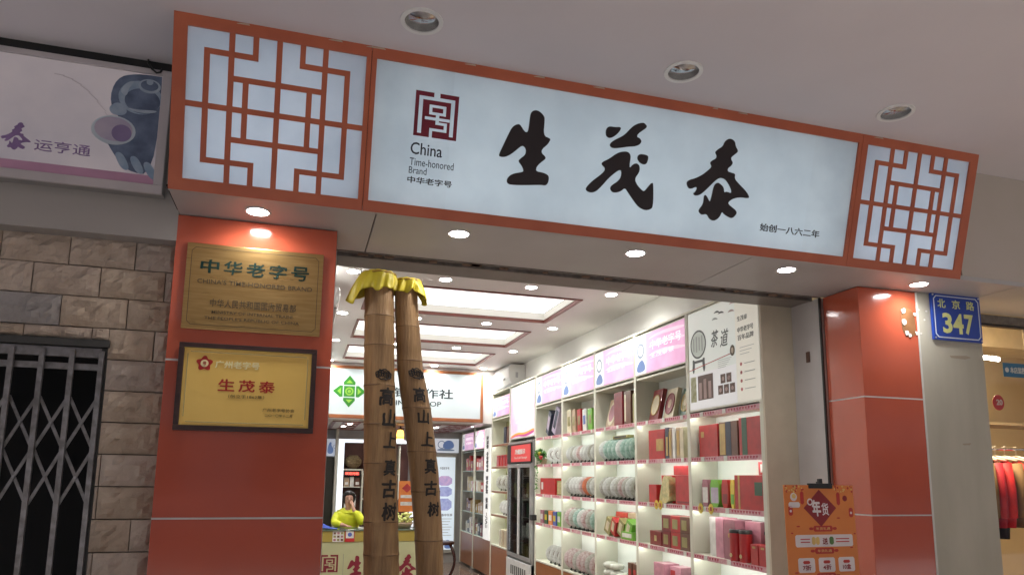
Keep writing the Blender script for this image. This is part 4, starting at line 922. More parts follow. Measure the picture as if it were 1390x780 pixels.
MB().ring(F, cx_, cz_, .098, .112, .0028, .0034, 36).build('print_disc_edge', dkp, tp); MB().disc(F, cx_, cz_, .098, .0028, .0032, 32).build('print_disc', lit('tea_disc', (.44, .49, .44), .30), tp)
for k in range(4): text('lettering', '生茂泰\n老字号\n一八六\n中华茶'.split('\n')[k][0:3], Fr(F.p(cx_-.065+.037*k, cz_+.07, 0), (0, 0, -1), (0, -1, 0)), (0, .13, -.0, .022), dkp, tp, 0, c0=.0036) if False else MB().fb(F, cx_-.070+.040*k, cx_-.056+.040*k, cz_-.05-.01*(k % 2), cz_+.055+.01*(k % 2), .0034, .0038).build('print_column', gyp, tp)
for sx in (-1, 1):
    MB().poly(F, smoothpoly([(cx_+sx*.09, cz_-.11), (cx_+sx*.05, cz_-.12), (cx_+sx*.06, cz_-.20), (cx_+sx*.075, cz_-.23), (cx_+sx*.095, cz_-.19), (cx_+sx*.085, cz_-.15)], 2), .0028, .0034).build('print_stand_leg', dkp, tp)
MB().fb(F, cx_-.06, cx_+.06, cz_-.145, cz_-.125, .0028, .0034).build('print_stand_bar', dkp, tp)
text('brush_lettering', '茶', F, (w*.36, w*.47, h*.58, h*.74), dkp, tp, .012, c0=.003, shear=.25); text('brush_lettering', '道', F, (w*.49, w*.61, h*.56, h*.72), dkp, tp, .012, c0=.003, shear=.25)
text('lettering', '生茂泰', F, (w*.73, w*.86, h*.745, h*.79), dkp, tp, 0, c0=.003); text('lettering', '中华老字号', F, (w*.73, w*.93, h*.64, h*.69), dkp, tp, .01, c0=.003); text('lettering', '百年品牌', F, (w*.73, w*.93, h*.57, h*.62), dkp, tp, .01, c0=.003)
MB().poly(F, [(.013, h*.405), (w*.66, h*.475), (w*.66, h*.483), (.013, h*.413)], .003, .0035).build('print_red_line', mat('print_red', (.42, .04, .03), .4), tp)
MB().disc(F, w*.655, h*.50, .030, .0036, .0041, 24, ra=.040).build('print_medallion', mat('print_olive', (.12, .09, .04), .4), tp); MB().disc(F, w*.655, h*.50, .014, .0042, .0046, 12, ra=.022).build('print_figure', mat('print_cream', (.6, .5, .36), .4), tp)
for q in range(5): MB().fb(F, w*.45, w*(.64-.02*q), h*(.44-.018*q), h*(.444-.018*q), .003, .0034).build('print_line', gyp, tp)
for q in range(3): MB().fb(F, w*.75, w*(.93-.03*q), h*(.50-.03*q), h*(.505-.03*q), .003, .0034).build('print_line', gyp, tp)
pb = mat('print_pot_brown', (.13, .07, .05), .4); pc_ = mat('print_pot_pink', (.44, .30, .27), .4)
MB().fb(F, .03, .11, h*.09, h*.34, .003, .0034).build('print_photo', mat('print_olive2', (.25, .26, .09), .4, c2=(.5, .5, .35), scale=25), tp)
MB().fb(F, .135, .345, h*.10, h*.34, .003, .0034).build('print_photo', pb, tp)
for q in range(3): MB().fb(F, .150+.065*q, .188+.065*q, h*.11, h*(.27+.03*(q % 2)), .0035, .0038).build('print_canister', pc_, tp)
for q in range(5):
    a_ = .41+.075*(q % 3)+(.035 if q > 2 else 0); b_ = h*(.12 if q < 3 else .22); MB().fb(F, a_, a_+.062, b_, b_+h*.085, .003, .0036).build('print_tin', pb, tp); MB().disc(F, a_+.031, b_+h*.04, .016, .0037, .0041, 12).build('print_tin_label', pc_, tp)
for q in range(4): MB().disc(F, w*.76, h*(.13+.075*q), .013, .003, .0034, 10).build('print_icon', mat('print_pink_icon', (.55, .15, .15), .4), tp); MB().fb(F, w*.80, w*.93, h*(.127+.075*q), h*(.133+.075*q), .003, .0034).build('print_line', gyp, tp)
for a_, b_, m_ in ((.40, .90, dkp), (.46, .88, dkp), (.37, .84, gyp), (.62, .93, pc_), (.60, .86, pc_)): MB().poly(F, smoothpoly([(w*a_, h*b_), (w*(a_+.06), h*(b_+.025)), (w*(a_+.11), h*(b_-.01)), (w*(a_+.05), h*(b_+.003))], 2), .003, .0035).build('print_leaf', m_, tp)

# ------------------------------------------------------------------ goods on the shelves
C_ = {}
def pm(n, c, **k): k.setdefault('coat', .35); k.setdefault('c2', tuple(x*.72 for x in c)); k.setdefault('scale', 14); return mat('goods_'+n, c, k.pop('rough', .4), **k)
G = dict(red=pm('red', (.45, .018, .02)), dred=pm('dark_red', (.20, .012, .018)), cream=pm('cream', (.62, .55, .38)), gold=pm('gold', (.50, .34, .12), metal=.4), white=pm('white', (.72, .72, .68)),
    navy=pm('navy', (.02, .03, .06)), brown=pm('brown', (.14, .055, .03)), green=pm('green', (.16, .42, .04)), dgreen=pm('dark_green', (.02, .09, .045)), pink=pm('pink', (.62, .28, .36)), mauve=pm('mauve', (.36, .14, .18)),
    lav=pm('lavender', (.45, .38, .50)), black=pm('black', (.02, .02, .02)), orange=pm('orange', (.68, .22, .03)), olive=pm('olive', (.28, .25, .09)), yellow=pm('yellow', (.72, .55, .05)), tan=pm('tan', (.45, .32, .2)), blue=pm('blue', (.08, .12, .4)))
G['foil'] = pm('foil', (.72, .60, .30), metal=.5, c2=(.40, .40, .20), scale=30, bump=.5, bscale=40, rough=.3)
def gbox(label, x0, x1, y0, y1, z, h, m_, face=None, side=None, group=None, cat='gift box', rot=0., tilt=0., name='gift_box', lid=False, strip=None):
    """a box of goods standing on a shelf; face = (material, u0, u1, v0, v1) label on the aisle side"""
    t = thing(name, label, cat, (0, 0, 0), group); w = x1-x0; d = y1-y0
    MB().box(-w/2, w/2, -d/2, d/2, 0, h).build('carton', G[m_], t, bevel=.003)
    Fa = Fr((-w/2, d/2, 0), (0, -1, 0)); Fb = Fr((-w/2, -d/2, 0), (1, 0, 0))
    if face: MB().fb(Fa, d*face[1], d*face[2], h*face[3], h*face[4], .0005, .002).build('label', G[face[0]], t)
    if side: MB().fb(Fb, w*side[1], w*side[2], h*side[3], h*side[4], .0005, .002).build('side_label', G[side[0]], t)
    if strip: MB().fb(Fa, d*strip[1], d*strip[2], 0.001, h-.001, .0005, .0016).build('stripe', G[strip[0]], t)
    if lid: MB().box(-w/2-.002, w/2+.002, -d/2-.002, d/2+.002, h*.72, h*.735).build('lid_seam', G['black'], t)
    t.location = ((x0+x1)/2, (y0+y1)/2, z+abs(math.sin(tilt))*d/2); t.rotation_euler = (tilt, 0, rot or random.uniform(-.07, .07))
    return t
Mdisc = {}
def cake(label, y, z, col, group, R=.094, x=3.03, ang=-.22, first={}):
    key = (col, round(R, 3))
    if key in first: return dup(first[key], (x, y, z), ang+random.uniform(-.05, .05), label, group)
    t = thing('tea_cake', label, 'tea cake', (0, 0, 0), group)
    F = Fr((0, 0, R+.012), (1, 0, 0), (0, .20, 1))
    wr = {'white': ((.66, .67, .65), (.36, .36, .34)), 'pale': ((.50, .50, .46), (.24, .23, .19)), 'greenish': ((.44, .54, .50), (.14, .26, .20)), 'rosy': ((.58, .52, .51), (.30, .16, .15)), 'red': ((.60, .17, .08), (.35, .1, .05))}[col]
    wm = mat('wrapper_'+col, wr[0], .3, c2=wr[1], scale=26, bump=.5, bscale=50)
    vs = []; m = MB()
    m.disc(F, 0, 0, R*.94, -.012, .012, 22); m.disc(F, 0, 0, R, -.008, .008, 22); m.build('wrapped_disc', wm, t, smooth='auto')
    MB().ring(F, 0, 0, R*.52, R*.58, .0121, .0135, 20).build('printed_ring', G['brown' if col in ('white', 'pale') else 'dgreen' if col == 'greenish' else 'dred'], t)
    m = MB(); m.box(-.05, .05, -.012, .012, 0, .006)
    for s_ in (-1, 1): m.poly(Fr((s_*.035, 0, 0), (0, 1, 0), (0, 0, 1)), [(-.045, 0), (.03, 0), (.02, .03), (.012, .03), (.006, .012), (-.02, .012), (-.035, .03), (-.045, .03)], -.005, .005)
    m.build('display_stand', M_black, t)
    t.location = (x, y, z); t.rotation_euler = (0, 0, ang); first[key] = t; return t
random.seed(31)
# bay nearest the street (0)
a, b = BAYS[0]; z = ZB[2]
gbox('red box with gold emblem at the far end of the top shelf, nearest bay', 2.97, 3.12, b-.335, b-.05, z, .245, 'red', ('gold', .12, .28, .62, .8))
gbox('brown and gold gift box with dark band, middle of the top shelf, nearest bay', 2.96, 3.12, b-.60, b-.345, z, .250, 'brown', ('gold', .05, .35, .05, .95), strip=('navy', .38, .66))
gbox('red gift box with green band, near end of the top shelf, nearest bay', 2.95, 3.12, a+.02, a+.275, z, .262, 'red', strip=('dgreen', .14, .38))
z = ZB[3]
for i, (c, w_, nm) in enumerate((('mauve', .085, 'wine red'), ('green', .12, 'green white labelled'), ('red', .085, 'red'), ('yellow', .05, 'yellow patterned'))):
    y = b-.10-[0, .13, .265, .36][i]
    t = thing('tea_pouch', '%s tea pouch with gathered top in the nearest bay' % nm, 'pouch', (0, 0, 0)); h_ = .205
    MB().poly(Fr((0, w_/2, 0), (0, -1, 0)), smoothpoly([(0, 0), (w_, 0), (w_, h_*.82), (w_*.9, h_*.88), (w_*.88, h_), (w_*.5, h_*.97), (w_*.12, h_), (w_*.1, h_*.88), (0, h_*.82)], 1), -.035, .035).build('bag', G[c], t, smooth='auto')
    if i < 2: MB().fb(Fr((-.0352, w_/2, 0), (0, -1, 0)), w_*.12, w_*.92, .03, .145, 0, .002).build('label', G['lav' if i else 'white'], t)
    else: MB().fb(Fr((-.0352, w_/2, 0), (0, -1, 0)), w_*.15, w_*.85, .03, .10, 0, .002).build('label', G['dred' if i == 2 else 'green'], t)
    t.location = (3.02, y, z)
gbox('big red presentation box with round emblem in the nearest bay', 2.96, 3.12, a+.02, a+.36, z, .235, 'red', ('dgreen', .66, .90, .42, .80), strip=('gold', .12, .18), lid=False)
gbox('small red box standing on the big red presentation box', 2.98, 3.10, a+.02, a+.11, z+.236, .09, 'red', ('white', .3, .8, .2, .8))
z = ZB[4]
t = gbox('tall pink and white gift box with painted flowers in the nearest bay', 2.97, 3.09, b-.36, b-.17, z, .285, 'pink', strip=('white', .0, .45)); 
gbox('mauve gift box beside the tall pink one in the nearest bay', 2.96, 3.10, b-.52, b-.37, z, .28, 'mauve', ('gold', .4, .5, .55, .65))
gbox('second mauve gift box behind the red tins in the nearest bay', 3.03, 3.14, b-.70, b-.53, z, .275, 'mauve')
def tin(label, y, x, z, r=.044, h_=.19, m_='red', first={}):
    if m_ in first: return dup(first[m_], (x, y, z), 0, label)
    t = thing('tea_tin', label, 'tin', (0, 0, 0), 'red tea tins')
    MB().lathe([(r, 0), (r, h_)], 24).build('can', G[m_], t, smooth='auto'); MB().lathe([(r*1.03, h_+.0005), (r*1.03, h_+.02), (r*.95, h_+.026)], 24).build('lid', G['black'], t, smooth='auto')
    MB().disc(Fr((-r-.001, 0, .04), (0, -1, 0)), 0, 0, .014, 0, .003, 12).build('emblem', G['foil'], t)
    t.location = (x, y, z); first[m_] = t; return t
for i, (y, x) in enumerate(((b-.50, 2.975), (b-.60, 2.985), (b-.66, 3.08), (b-.76, 3.085))): tin('%s red tea tin with black lid in the nearest bay' % ['front left', 'front right', 'back left', 'back right'][i], y, x, z)
for i, y in enumerate((a+.135, a+.045)): gbox('%s small red carton in front of the tea tins' % ['left', 'right'][i], 2.94, 3.01, y-.042, y+.042, z, .135, 'red', ('gold', .3, .7, .8, .9))
z = ZB[5]
for i in range(3):
    t = thing('pink_canister', 'pink lidded canister lying %s on the lowest shelf, nearest bay' % ['left', 'in the middle', 'right'][i], 'canister', (0, 0, 0), 'pink patterned canisters')
    MB().tube([(-.10, 0, .085), (.10, 0, .085)], .085, 20).build('drum', mat('canister_pattern', (.70, .35, .45), .4, c2=(.75, .7, .68), scale=16), t, smooth='auto')
    MB().disc(Fr((-.101, 0, .085), (0, -1, 0)), 0, 0, .055, 0, .004, 16).build('cap', G['white'], t); t.location = (3.04, b-.30-.19*i, z+.10)
    gbox('cream carton under the %s pink canister' % ['left', 'middle', 'right'][i], 2.96, 3.12, b-.38-.19*i, b-.22-.19*i, z, .098, 'cream')
# second bay (1)
a, b = BAYS[1]; z = ZB[1]
for i, (c, rc, w_) in enumerate((('dred', 'cream', .19), ('cream', 'dred', .19), ('dgreen', 'olive', .16))):
    t = thing('display_box', '%s framed tea cake display box in the top cubby of the second bay' % ['dark red', 'cream', 'dark green'][i], 'display box', (0, 0, 0)); h_ = .29-.02*i
    Fq = Fr((0, w_/2, 0), (0, -1, 0), (.22, 0, 1))
    MB().fb(Fq, 0, w_*1.15, 0, h_, -.04, 0).build('tray', G[c], t, bevel=.003)
    MB().disc(Fq, w_*.575, h_*.5, w_*.46, .0005, .004, 24).build('tea_disc', G[rc], t); MB().ring(Fq, w_*.575, h_*.5, w_*.46, w_*.50, .0005, .008, 24).build('disc_rim', G['gold' if i != 1 else 'dred'], t)
    MB().disc(Fq, w_*.575, h_*.5, w_*.2, .0045, .006, 16).build('disc_label', G['cream' if i != 1 else 'tan'], t); t.location = (2.985+.01*i, b-.20-.245*i, z); t.rotation_euler = (0, 0, -.12)
gbox('small white box leaning in the corner of the top cubby, second bay', 2.98, 3.10, a+.03, a+.10, z, .2, 'cream', ('red', .2, .8, .2, .5))
z = ZB[2]
t = gbox('red tea box with gold label on the top lit shelf of the second bay', 2.955, 3.12, b-.47, b-.18, z, .255, 'red', ('gold', .5, .95, .28, .68))
gbox('navy book like tea box beside the red gold labelled one', 2.955, 3.12, b-.53, b-.475, z, .262, 'navy', ('gold', .3, .8, .1, .7))
for i, c in enumerate(('tan', 'white', 'tan', 'cream')): gbox('%s book like tea box, %s from the navy one' % ({'tan': 'tan', 'white': 'white', 'cream': 'cream'}[c], ['first', 'second', 'third', 'fourth'][i]), 2.96, 3.12, b-.585-.062*i, b-.53-.062*i, z, .252, c, ('gold', .2, .8, .1, .9) if c == 'tan' else None, name='tea_book_box')
z = ZB[3]
gbox('low red box at the left of the second lit shelf, second bay', 2.98, 3.12, b-.27, b-.12, z, .155, 'red'); gbox('taller red box behind the gold pouch, second bay', 3.02, 3.14, b-.48, b-.28, z, .235, 'red')
gbox('red box with dark seam right of the gold pouch, second bay', 2.97, 3.12, a+.04, a+.28, z, .235, 'red', ('dred', .1, .9, .05, .12)); gbox('red box lying on top of the seamed red box, second bay', 2.98, 3.12, a+.03, a+.31, z+.236, .075, 'red')
t = thing('gold_pouch', 'crumpled gold foil tea pouch on the second shelf of the second bay', 'pouch', (0, 0, 0))
MB().poly(Fr((0, .08, 0), (0, -1, 0)), smoothpoly([(-.02, 0), (.14, 0), (.17, .10), (.155, .22), (.08, .235), (.05, .20), (.01, .10)], 2), -.05, .02).build('bag', G['foil'], t, smooth='auto'); t.location = (2.99, b-.42, z)
z = ZB[4]
gbox('single low dark red tea carton left of the stacked cartons', 2.965, 3.10, b-.37, b-.15, z, .118, 'dred', ('foil', .4, .6, .3, .7))
for r_ in range(2):
    for c_ in range(3):
        gbox('%s dark red carton with window, %s row of the stack in the second bay' % (['left', 'middle', 'right'][c_], ['bottom', 'top'][r_]), 2.96, 3.12, b-.53-.15*c_, b-.384-.15*c_, z+.132*r_, .130, ['dred', 'red', 'brown'][c_], ('olive', .18, .72, .2, .8), group='stacked tea cartons')
z = ZB[5]
gbox('pink gift box on the lowest shelf of the second bay', 2.96, 3.10, b-.42, b-.22, z, .32, 'pink'); gbox('bright pink gift box on the lowest shelf of the second bay', 3.0, 3.12, b-.60, b-.43, z, .31, 'pink', ('red', .1, .5, .1, .9))
gbox('long dark green tea chest on the lowest shelf of the second bay', 2.95, 3.12, a+.03, a+.42, z, .20, 'dgreen', ('gold', .1, .9, .8, .86))
# third bay (2)
a, b = BAYS[2]; z = ZB[1]
t = thing('display_box', 'cream oval display box leaning in the top cubby of the third bay', 'display box', (0, 0, 0)); Fq = Fr((0, .1, 0), (0, -1, 0), (.25, 0, 1))
MB().fb(Fq, 0, .22, 0, .30, -.03, 0).build('tray', G['tan'], t, bevel=.003); MB().disc(Fq, .11, .15, .09, .0005, .004, 24, ra=.125).build('oval', G['cream'], t); MB().disc(Fq, .11, .15, .065, .0045, .006, 24, ra=.09).build('oval_centre', G['mauve'], t); t.location = (2.98, b-.22, z)
gbox('dark red album box in the top cubby of the third bay', 2.96, 3.11, b-.60, b-.38, z, .33, 'dred'); gbox('brown album box in the top cubby of the third bay', 2.96, 3.11, b-.76, b-.62, z, .32, 'brown', ('cream', .1, .3, .1, .9)); gbox('grey green box at the near end of the third bay cubby', 2.97, 3.11, a+.02, a+.11, z, .28, 'olive')
# lit rows use boards 2..5 of ZB; rename so that row 1 is the board at 1.772
def cakes2(bi, r, n, cols, y0=None, y1=None, R=.094):
    a, b = BAYS[bi]; a = y0 or a+.09; b = y1 or b-.11; rn = {1: 'top lit shelf', 2: 'second lit shelf', 3: 'third lit shelf', 4: 'lowest lit shelf'}[r]
    for i in range(n):
        c = cols[i % len(cols)]
        cake('%s tea cake, %s from left on the %s, %s' % ({'white': 'white', 'pale': 'pale paper', 'greenish': 'green tinted', 'rosy': 'rose printed', 'red': 'red printed'}[c], ORD[n-1-i], rn, BN[bi]), a+(b-a)*i/(n-1)+random.uniform(-.008, .008), ZB[r+1], c, 'tea cakes on stands', R)
cakes2(2, 1, 8, ['greenish', 'greenish', 'greenish', 'white'], R=.105); cakes2(2, 2, 9, ['pale', 'white', 'pale', 'rosy', 'pale', 'white'], R=.105)
gbox('brown patterned tea brick pack resting on top of the tea cakes in the third bay', 2.99, 3.06, b-.62, b-.30, ZB[2]+.222, .028, 'olive', ('black', .1, .9, .2, .8))
z = ZB[4]; cs_ = [('olive', .0, .10), ('red', .16, .11), ('olive', .30, .12), ('green', .44, .10), ('red', .36, .10)]
for i, (c, u, h_) in enumerate((('olive', .10, .10), ('red', .24, .12), ('olive', .40, .14), ('green', .56, .11))):
    gbox('%s tea brick leaning in the row on the third lit shelf, third bay' % ['olive green', 'red', 'khaki', 'bright green'][i], 2.95, 3.08, b-u-.16, b-u-.04, z+.005, .15, c, ('cream', .2, .7, .2, .8), tilt=.42)
for i, c in enumerate(('red', 'tan')): gbox('%s tea brick lying on top of the leaning ones, third bay' % ['red', 'tan'][i], 3.03, 3.13, a+.08+.30*(1-i), a+.36+.28*(1-i), z+.19, .05, c)
gbox('bright green tea carton at the front of the third shelf, third bay', 2.94, 3.02, a+.09, a+.33, z, .075, 'green', ('white', .1, .9, .3, .8))
z = ZB[5]
for i in range(4):
    t = thing('wrapped_bowl', 'plastic wrapped pale tea bowl stack, %s of four in the third bay' % ['first', 'second', 'third', 'fourth'][i], 'bowl', (0, 0, 0), 'wrapped tea bowls')
    for q in range(3 if i < 2 else 2): MB().lathe([(.03, .0+.07*q), (.065, .012+.07*q), (.072, .035+.07*q), (.06, .058+.07*q), (.03, .066+.07*q)], 16).build('bowl', mat('bowl_glaze', (.62, .63, .55), .2, c2=(.4, .42, .36), scale=20), t, smooth=True)
    t.location = (3.02, b-.14-.155*i, z)
for i in range(2): gbox('dark brown carton, %s of two beside the wrapped bowls' % ['left', 'right'][i], 2.95, 3.09, a+.03+.1*(1-i), a+.12+.1*(1-i), z, .26, 'brown', ('red', .2, .8, .3, .8))
# fourth bay (3)
a, b = BAYS[3]; z = ZB[1]
for i, c in enumerate(('cream', 'tan', 'red', 'white', 'green')): gbox('%s upright tea packet in the top cubby of the fourth bay' % c, 2.96, 3.09, b-.13-.155*i-.06, b-.13-.155*i+.05, z, .27-.01*i, c, ('olive' if i != 3 else 'blue', .2, .8, .3, .7), tilt=-.08, name='tea_packet', cat='packet')
cakes2(3, 1, 8, ['white', 'pale', 'white', 'white', 'rosy']); cakes2(3, 2, 8, ['white', 'pale', 'red', 'rosy', 'white', 'white'], R=.105); cakes2(3, 3, 7, ['greenish', 'pale', 'rosy', 'white'], R=.11); cakes2(3, 4, 7, ['rosy', 'pale', 'rosy'], R=.115)
# fifth bay (4)
a, b = BAYS[4]; z = ZB[1]
gbox('dark slanting gift box in the cubby of the bay before the fridge', 2.96, 3.10, b-.40, b-.28, z+.01, .30, 'navy', ('lav', .1, .9, .2, .8), tilt=.5); gbox('second slanting lilac edged box in the same cubby', 2.96, 3.10, b-.62, b-.50, z+.01, .33, 'lav', ('navy', .2, .8, .2, .9), tilt=.5)
cakes2(4, 1, 3, ['white'], y0=a+.12, y1=a+.50, R=.10); cakes2(4, 4, 4, ['white'], y0=a+.10, y1=a+.52, R=.10)
gbox('wide red carton on the second lit shelf before the fridge', 2.95, 3.10, a+.28, a+.80, ZB[3], .20, 'red', ('white', .08, .2, .3, .75)); gbox('silver green jar carton beside the wide red carton', 2.96, 3.08, a+.05, a+.22, ZB[3], .17, 'olive', ('foil', .1, .9, .1, .9))
for i in range(5): gbox('%s colourful small tin carton in the row before the fridge' % ['first', 'second', 'third', 'fourth', 'fifth'][i], 2.95, 3.05, a+.07+.155*i, a+.19+.155*i, ZB[4], .165, ['green', 'blue', 'orange', 'dgreen', 'mauve'][i], ('yellow' if i % 2 else 'white', .15, .85, .3, .7), name='tin_carton')
t = thing('hanging_plant', 'trailing green plant with a red flower on the shelf beside the fridge', 'plant', (2.94, b-.08, ZB[2])); random.seed(8)
MB().lathe([(.035, 0), (.05, .07), (.047, .075)], 14, (3.0, b-.10, ZB[2])).build('pot', G['tan'], t, smooth=True)
m = MB(); lf = mat('plant_leaf', (.05, .16, .03), .45, c2=(.09, .24, .04), scale=30)
def leaf(m, p, d, s):
    d = Vector(d).normalized(); n_ = d.cross(Vector((random.uniform(-1, 1), random.uniform(-1, 1), random.uniform(-.3, 1)))).normalized(); u = d.cross(n_)
    p = Vector(p); m.add([p, p+d*s*.45+u*s*.28+n_*s*.06, p+d*s, p+d*s*.45-u*s*.28+n_*s*.06], [(0, 1, 2, 3)])
for i in range(150): leaf(m, (2.97+random.uniform(-.05, .05), b-.08+random.uniform(-.07, .07)-.05*random.random(), ZB[2]+.07+random.uniform(0, .10)), (random.uniform(-1, .3), random.uniform(-1, 1), random.uniform(-.6, 1)), random.uniform(.04, .07))
for i in range(60): leaf(m, (2.915, b-.06+random.uniform(-.04, .04), ZB[2]+.05-random.random()*.38), (random.uniform(-1, 1), random.uniform(-1, 1), -1), random.uniform(.02, .04))
m.build('leaves', lf, t)
MB().lathe([(.01, 0), (.03, .03), (.02, .05)], 10, (2.93, b-.15, ZB[2]+.11)).build('flower', G['yellow'], t, smooth=True); MB().lathe([(.01, 0), (.028, .03), (.02, .05)], 10, (2.93, b-.20, ZB[2]+.06)).build('flower', G['red'], t, smooth=True)
# bay beyond the fridge (5)
a, b = BAYS[5]
for i, y in enumerate((b-.62, b-.78)): gbox('%s carton in the top cubby beyond the fridge' % ['dark', 'brown'][i], 2.96, 3.10, y-.06, y+.06, ZB[1], .25, ['navy', 'brown'][i])
for i in range(4): gbox('red boxed set, %s in the row beyond the fridge' % ['first', 'second', 'third', 'fourth'][i], 2.96, 3.10, a+.10+.18*i, a+.26+.18*i, ZB[2], .17, 'red', ('dred', .1, .9, .8, .9))
cakes2(5, 2, 3, ['pale'], y0=a+.15, y1=a+.62, R=.115); cakes2(5, 3, 3, ['white'], y0=a+.14, y1=a+.46, R=.105)
gbox('red case behind the white tea cakes beyond the fridge', 3.08, 3.14, a+.06, a+.62, ZB[4], .23, 'dred')
for i in range(3): gbox('cream carton, %s of three on the lowest shelf beyond the fridge' % ['first', 'second', 'third'][i], 2.96, 3.10, a+.10+.17*i, a+.25+.17*i, ZB[5]+.001, .25, 'cream', ('tan', .3, .6, .1, .9))
# yellow star price tags
for i, (bi, u, r_) in enumerate(((0, .13, 3), (0, .27, 3), (1, .36, 3), (1, .43, 3))):
    a, b = BAYS[bi]; t = thing('price_star', 'yellow star price tag %s on the second shelf strip, %s' % (['left', 'right'][i % 2], BN[bi]), 'price tag', (2.92, b-u, ZB[3]-.03)); F = Fr((XF-.004, b-u, ZB[3]-.012), (0, -1, 0)); pts = []
    for q in range(28): rr = .036 if q % 2 else .030; pts.append((rr*math.cos(q*PI/14), rr*1.15*math.sin(q*PI/14)))
    MB().poly(F, pts, 0, .002).build('star', G['yellow'], t); text('numeral', '惠' if i % 2 else '特', F, (-.014, .014, -.014, .016), G['red'], t, .02, c0=.0022)
# goods in the rear glass shelves
random.seed(12)
for (a, b), nm in (((11.5, 12.15), 'near'), ((12.26, 13.12), 'far')):
    for k, z in enumerate((1.72, 1.36, 1.0, .64)):
        y = a+.03; i = 0
        while y < b-.1 and i < 4:
            w_ = random.uniform(.10, .17); c = random.choice([['red', 'dred', 'red', 'mauve'], ['white', 'red', 'cream'], ['gold', 'tan', 'brown'], ['navy', 'white', 'dred']][k]); h_ = random.uniform(.14, .27)
            gbox('%s box, %s in line on the %s rear glass shelf, %s bay' % (c.replace('dred', 'dark red'), ['first', 'second', 'third', 'fourth'][i], ['top', 'second', 'third', 'lowest'][k], nm), 2.97, 3.09, y, y+w_, z+.001, h_, c, (random.choice(['gold', 'white', 'cream']), .2, .8, .3, .7)); y += w_+random.uniform(.01, .05); i += 1
# ------------------------------------------------------------------ glass door fridge
fr = thing('display_fridge', 'tall two door glass display fridge with red header among the shelves', 'fridge', (3.0, 9.4, 0.02))
M_fr = mat('fridge_steel', (.42, .42, .42), .35, metal=.6); y0, y1 = 8.84, 9.94
box('cabinet', mat('fridge_inside', (.10, .11, .10), .6), fr, 3.10, 3.168, y0, y1, .03, 2.10)
for ya, yb in ((y0, y0+.03), (y1-.03, y1)): box('side_wall', M_fr, fr, 2.90, 3.0995, ya, yb, .03, 2.10)
box('top_panel', M_fr, fr, 2.90, 3.0995, y0+.03, y1-.03, 2.07, 2.10); 
box('grille_panel', mat('fridge_grille_grey', (.55, .56, .55), .45), fr, 2.885, 3.0995, y0, y1, .04, .50, bevel=.004)
for q in range(8): box('vent_slot', M_black, fr, 2.882, 2.8848, y0+.2+.09*q, y0+.24+.09*q, .30, .42)
for q in range(8): box('vent_slot', M_black, fr, 2.882, 2.8848, y0+.2+.09*q, y0+.24+.09*q, .12, .24)
for ya, yb in ((y0+.01, 9.388), (9.392, y1-.01)):
    for p_ in ((ya, ya+.045, .53, 1.79), (yb-.045, yb, .53, 1.79), (ya+.045, yb-.045, .53, .58), (ya+.045, yb-.045, 1.74, 1.79)): box('door_frame', M_fr, fr, 2.885, 2.91, *p_, bevel=.003)
    box('door_glass', M_tint, fr, 2.895, 2.901, ya+.045, yb-.045, .58, 1.74)
box('door_handle', mat('handle_pale', (.60, .60, .60), .4), fr, 2.862, 2.884, 9.30, 9.345, .6, 1.72, bevel=.004); 
hd = box('header', M_black, fr, 2.885, 2.91, y0, y1, 1.80, 2.065); 
F = Fr((2.884, y1, 1.80), (0, -1, 0)); MB().fb(F, .22, 1.09, .02, .245, 0, .008).build('red_header_panel', lit('header_red', (.55, .05, .05), .35), fr)
text('lettering', '冷藏展示', F, (.42, .88, .115, .19), G['white'], fr, .03, c0=.009); text('lettering', 'Tea Cold Storage', F, (.38, .96, .05, .09), G['white'], fr, .0, c0=.009)
for z in (.82, 1.08, 1.34, 1.6):
    box('wire_shelf', M_steel, fr, 2.93, 3.095, y0+.035, y1-.035, z-.008, z)
for k, z in enumerate((.55, .82, 1.08, 1.34)):
    for i in range(5):
        c = random.choice(['dgreen', 'brown', 'white', 'olive', 'navy']); gbox('%s carton inside the glass fridge, %s shelf, %s' % (c.replace('dgreen', 'dark green'), ['bottom', 'second', 'third', 'top'][k], ['farthest', 'far', 'middle', 'near', 'nearest'][4-i]), 2.96, 3.08, y0+.07+.2*i, y0+.21+.2*i, z+.001, random.uniform(.12, .2), c)
kb = box('wall_speaker', M_black, None, 2.86, 2.93, 8.72, 8.80, 1.07, 1.14, bevel=.004); tag(kb, 'small dark bracket box on the shelf edge beside the fridge', 'bracket')

# ------------------------------------------------------------------ counter
ct = thing('counter', 'pale green sales counter with yellow band and dark red lettering', 'counter', (.9, 10.5, 0.02))
M_cg = mat('counter_pale_green', (.42, .43, .25), .35, c2=(.40, .41, .235)); M_cy = mat('counter_yellow_band', (.36, .28, .055), .4, c2=(.33, .25, .05))
box('counter_front', M_cg, ct, .11, 1.70, 10.50, 10.95, .02, .68, bevel=.003); box('yellow_band', M_cy, ct, .11, 1.70, 10.49, 10.95, .682, .83, bevel=.003)
box('counter_top', mat('counter_glass_top', (.10, .14, .10), .08), ct, .105, 1.71, 10.47, 11.0, .832, .852, bevel=.003)
FO = Fr((0, 10.4985, 0)); M_cs = mat('counter_seal_pale', (.60, .60, .45), .4)
seal(FO, .355, .272, .235, M_wine, ct)
for p_ in ((.352, .358, .27, .51), (.587, .593, .27, .51)): MB().fb(FO, *p_[:2], *p_[2:], .0, .0015).build('seal_edge', M_wine, ct)
MB().fb(FO, .662, .667, .15, .52, 0, .002).build('divider_line', mat('counter_line', (.25, .26, .24), .5), ct)
def scaled(poly, F, cx, cz, k, ref): return [(cx+(a-ref[0])*k, cz+(b-ref[1])*k) for a, b in poly]
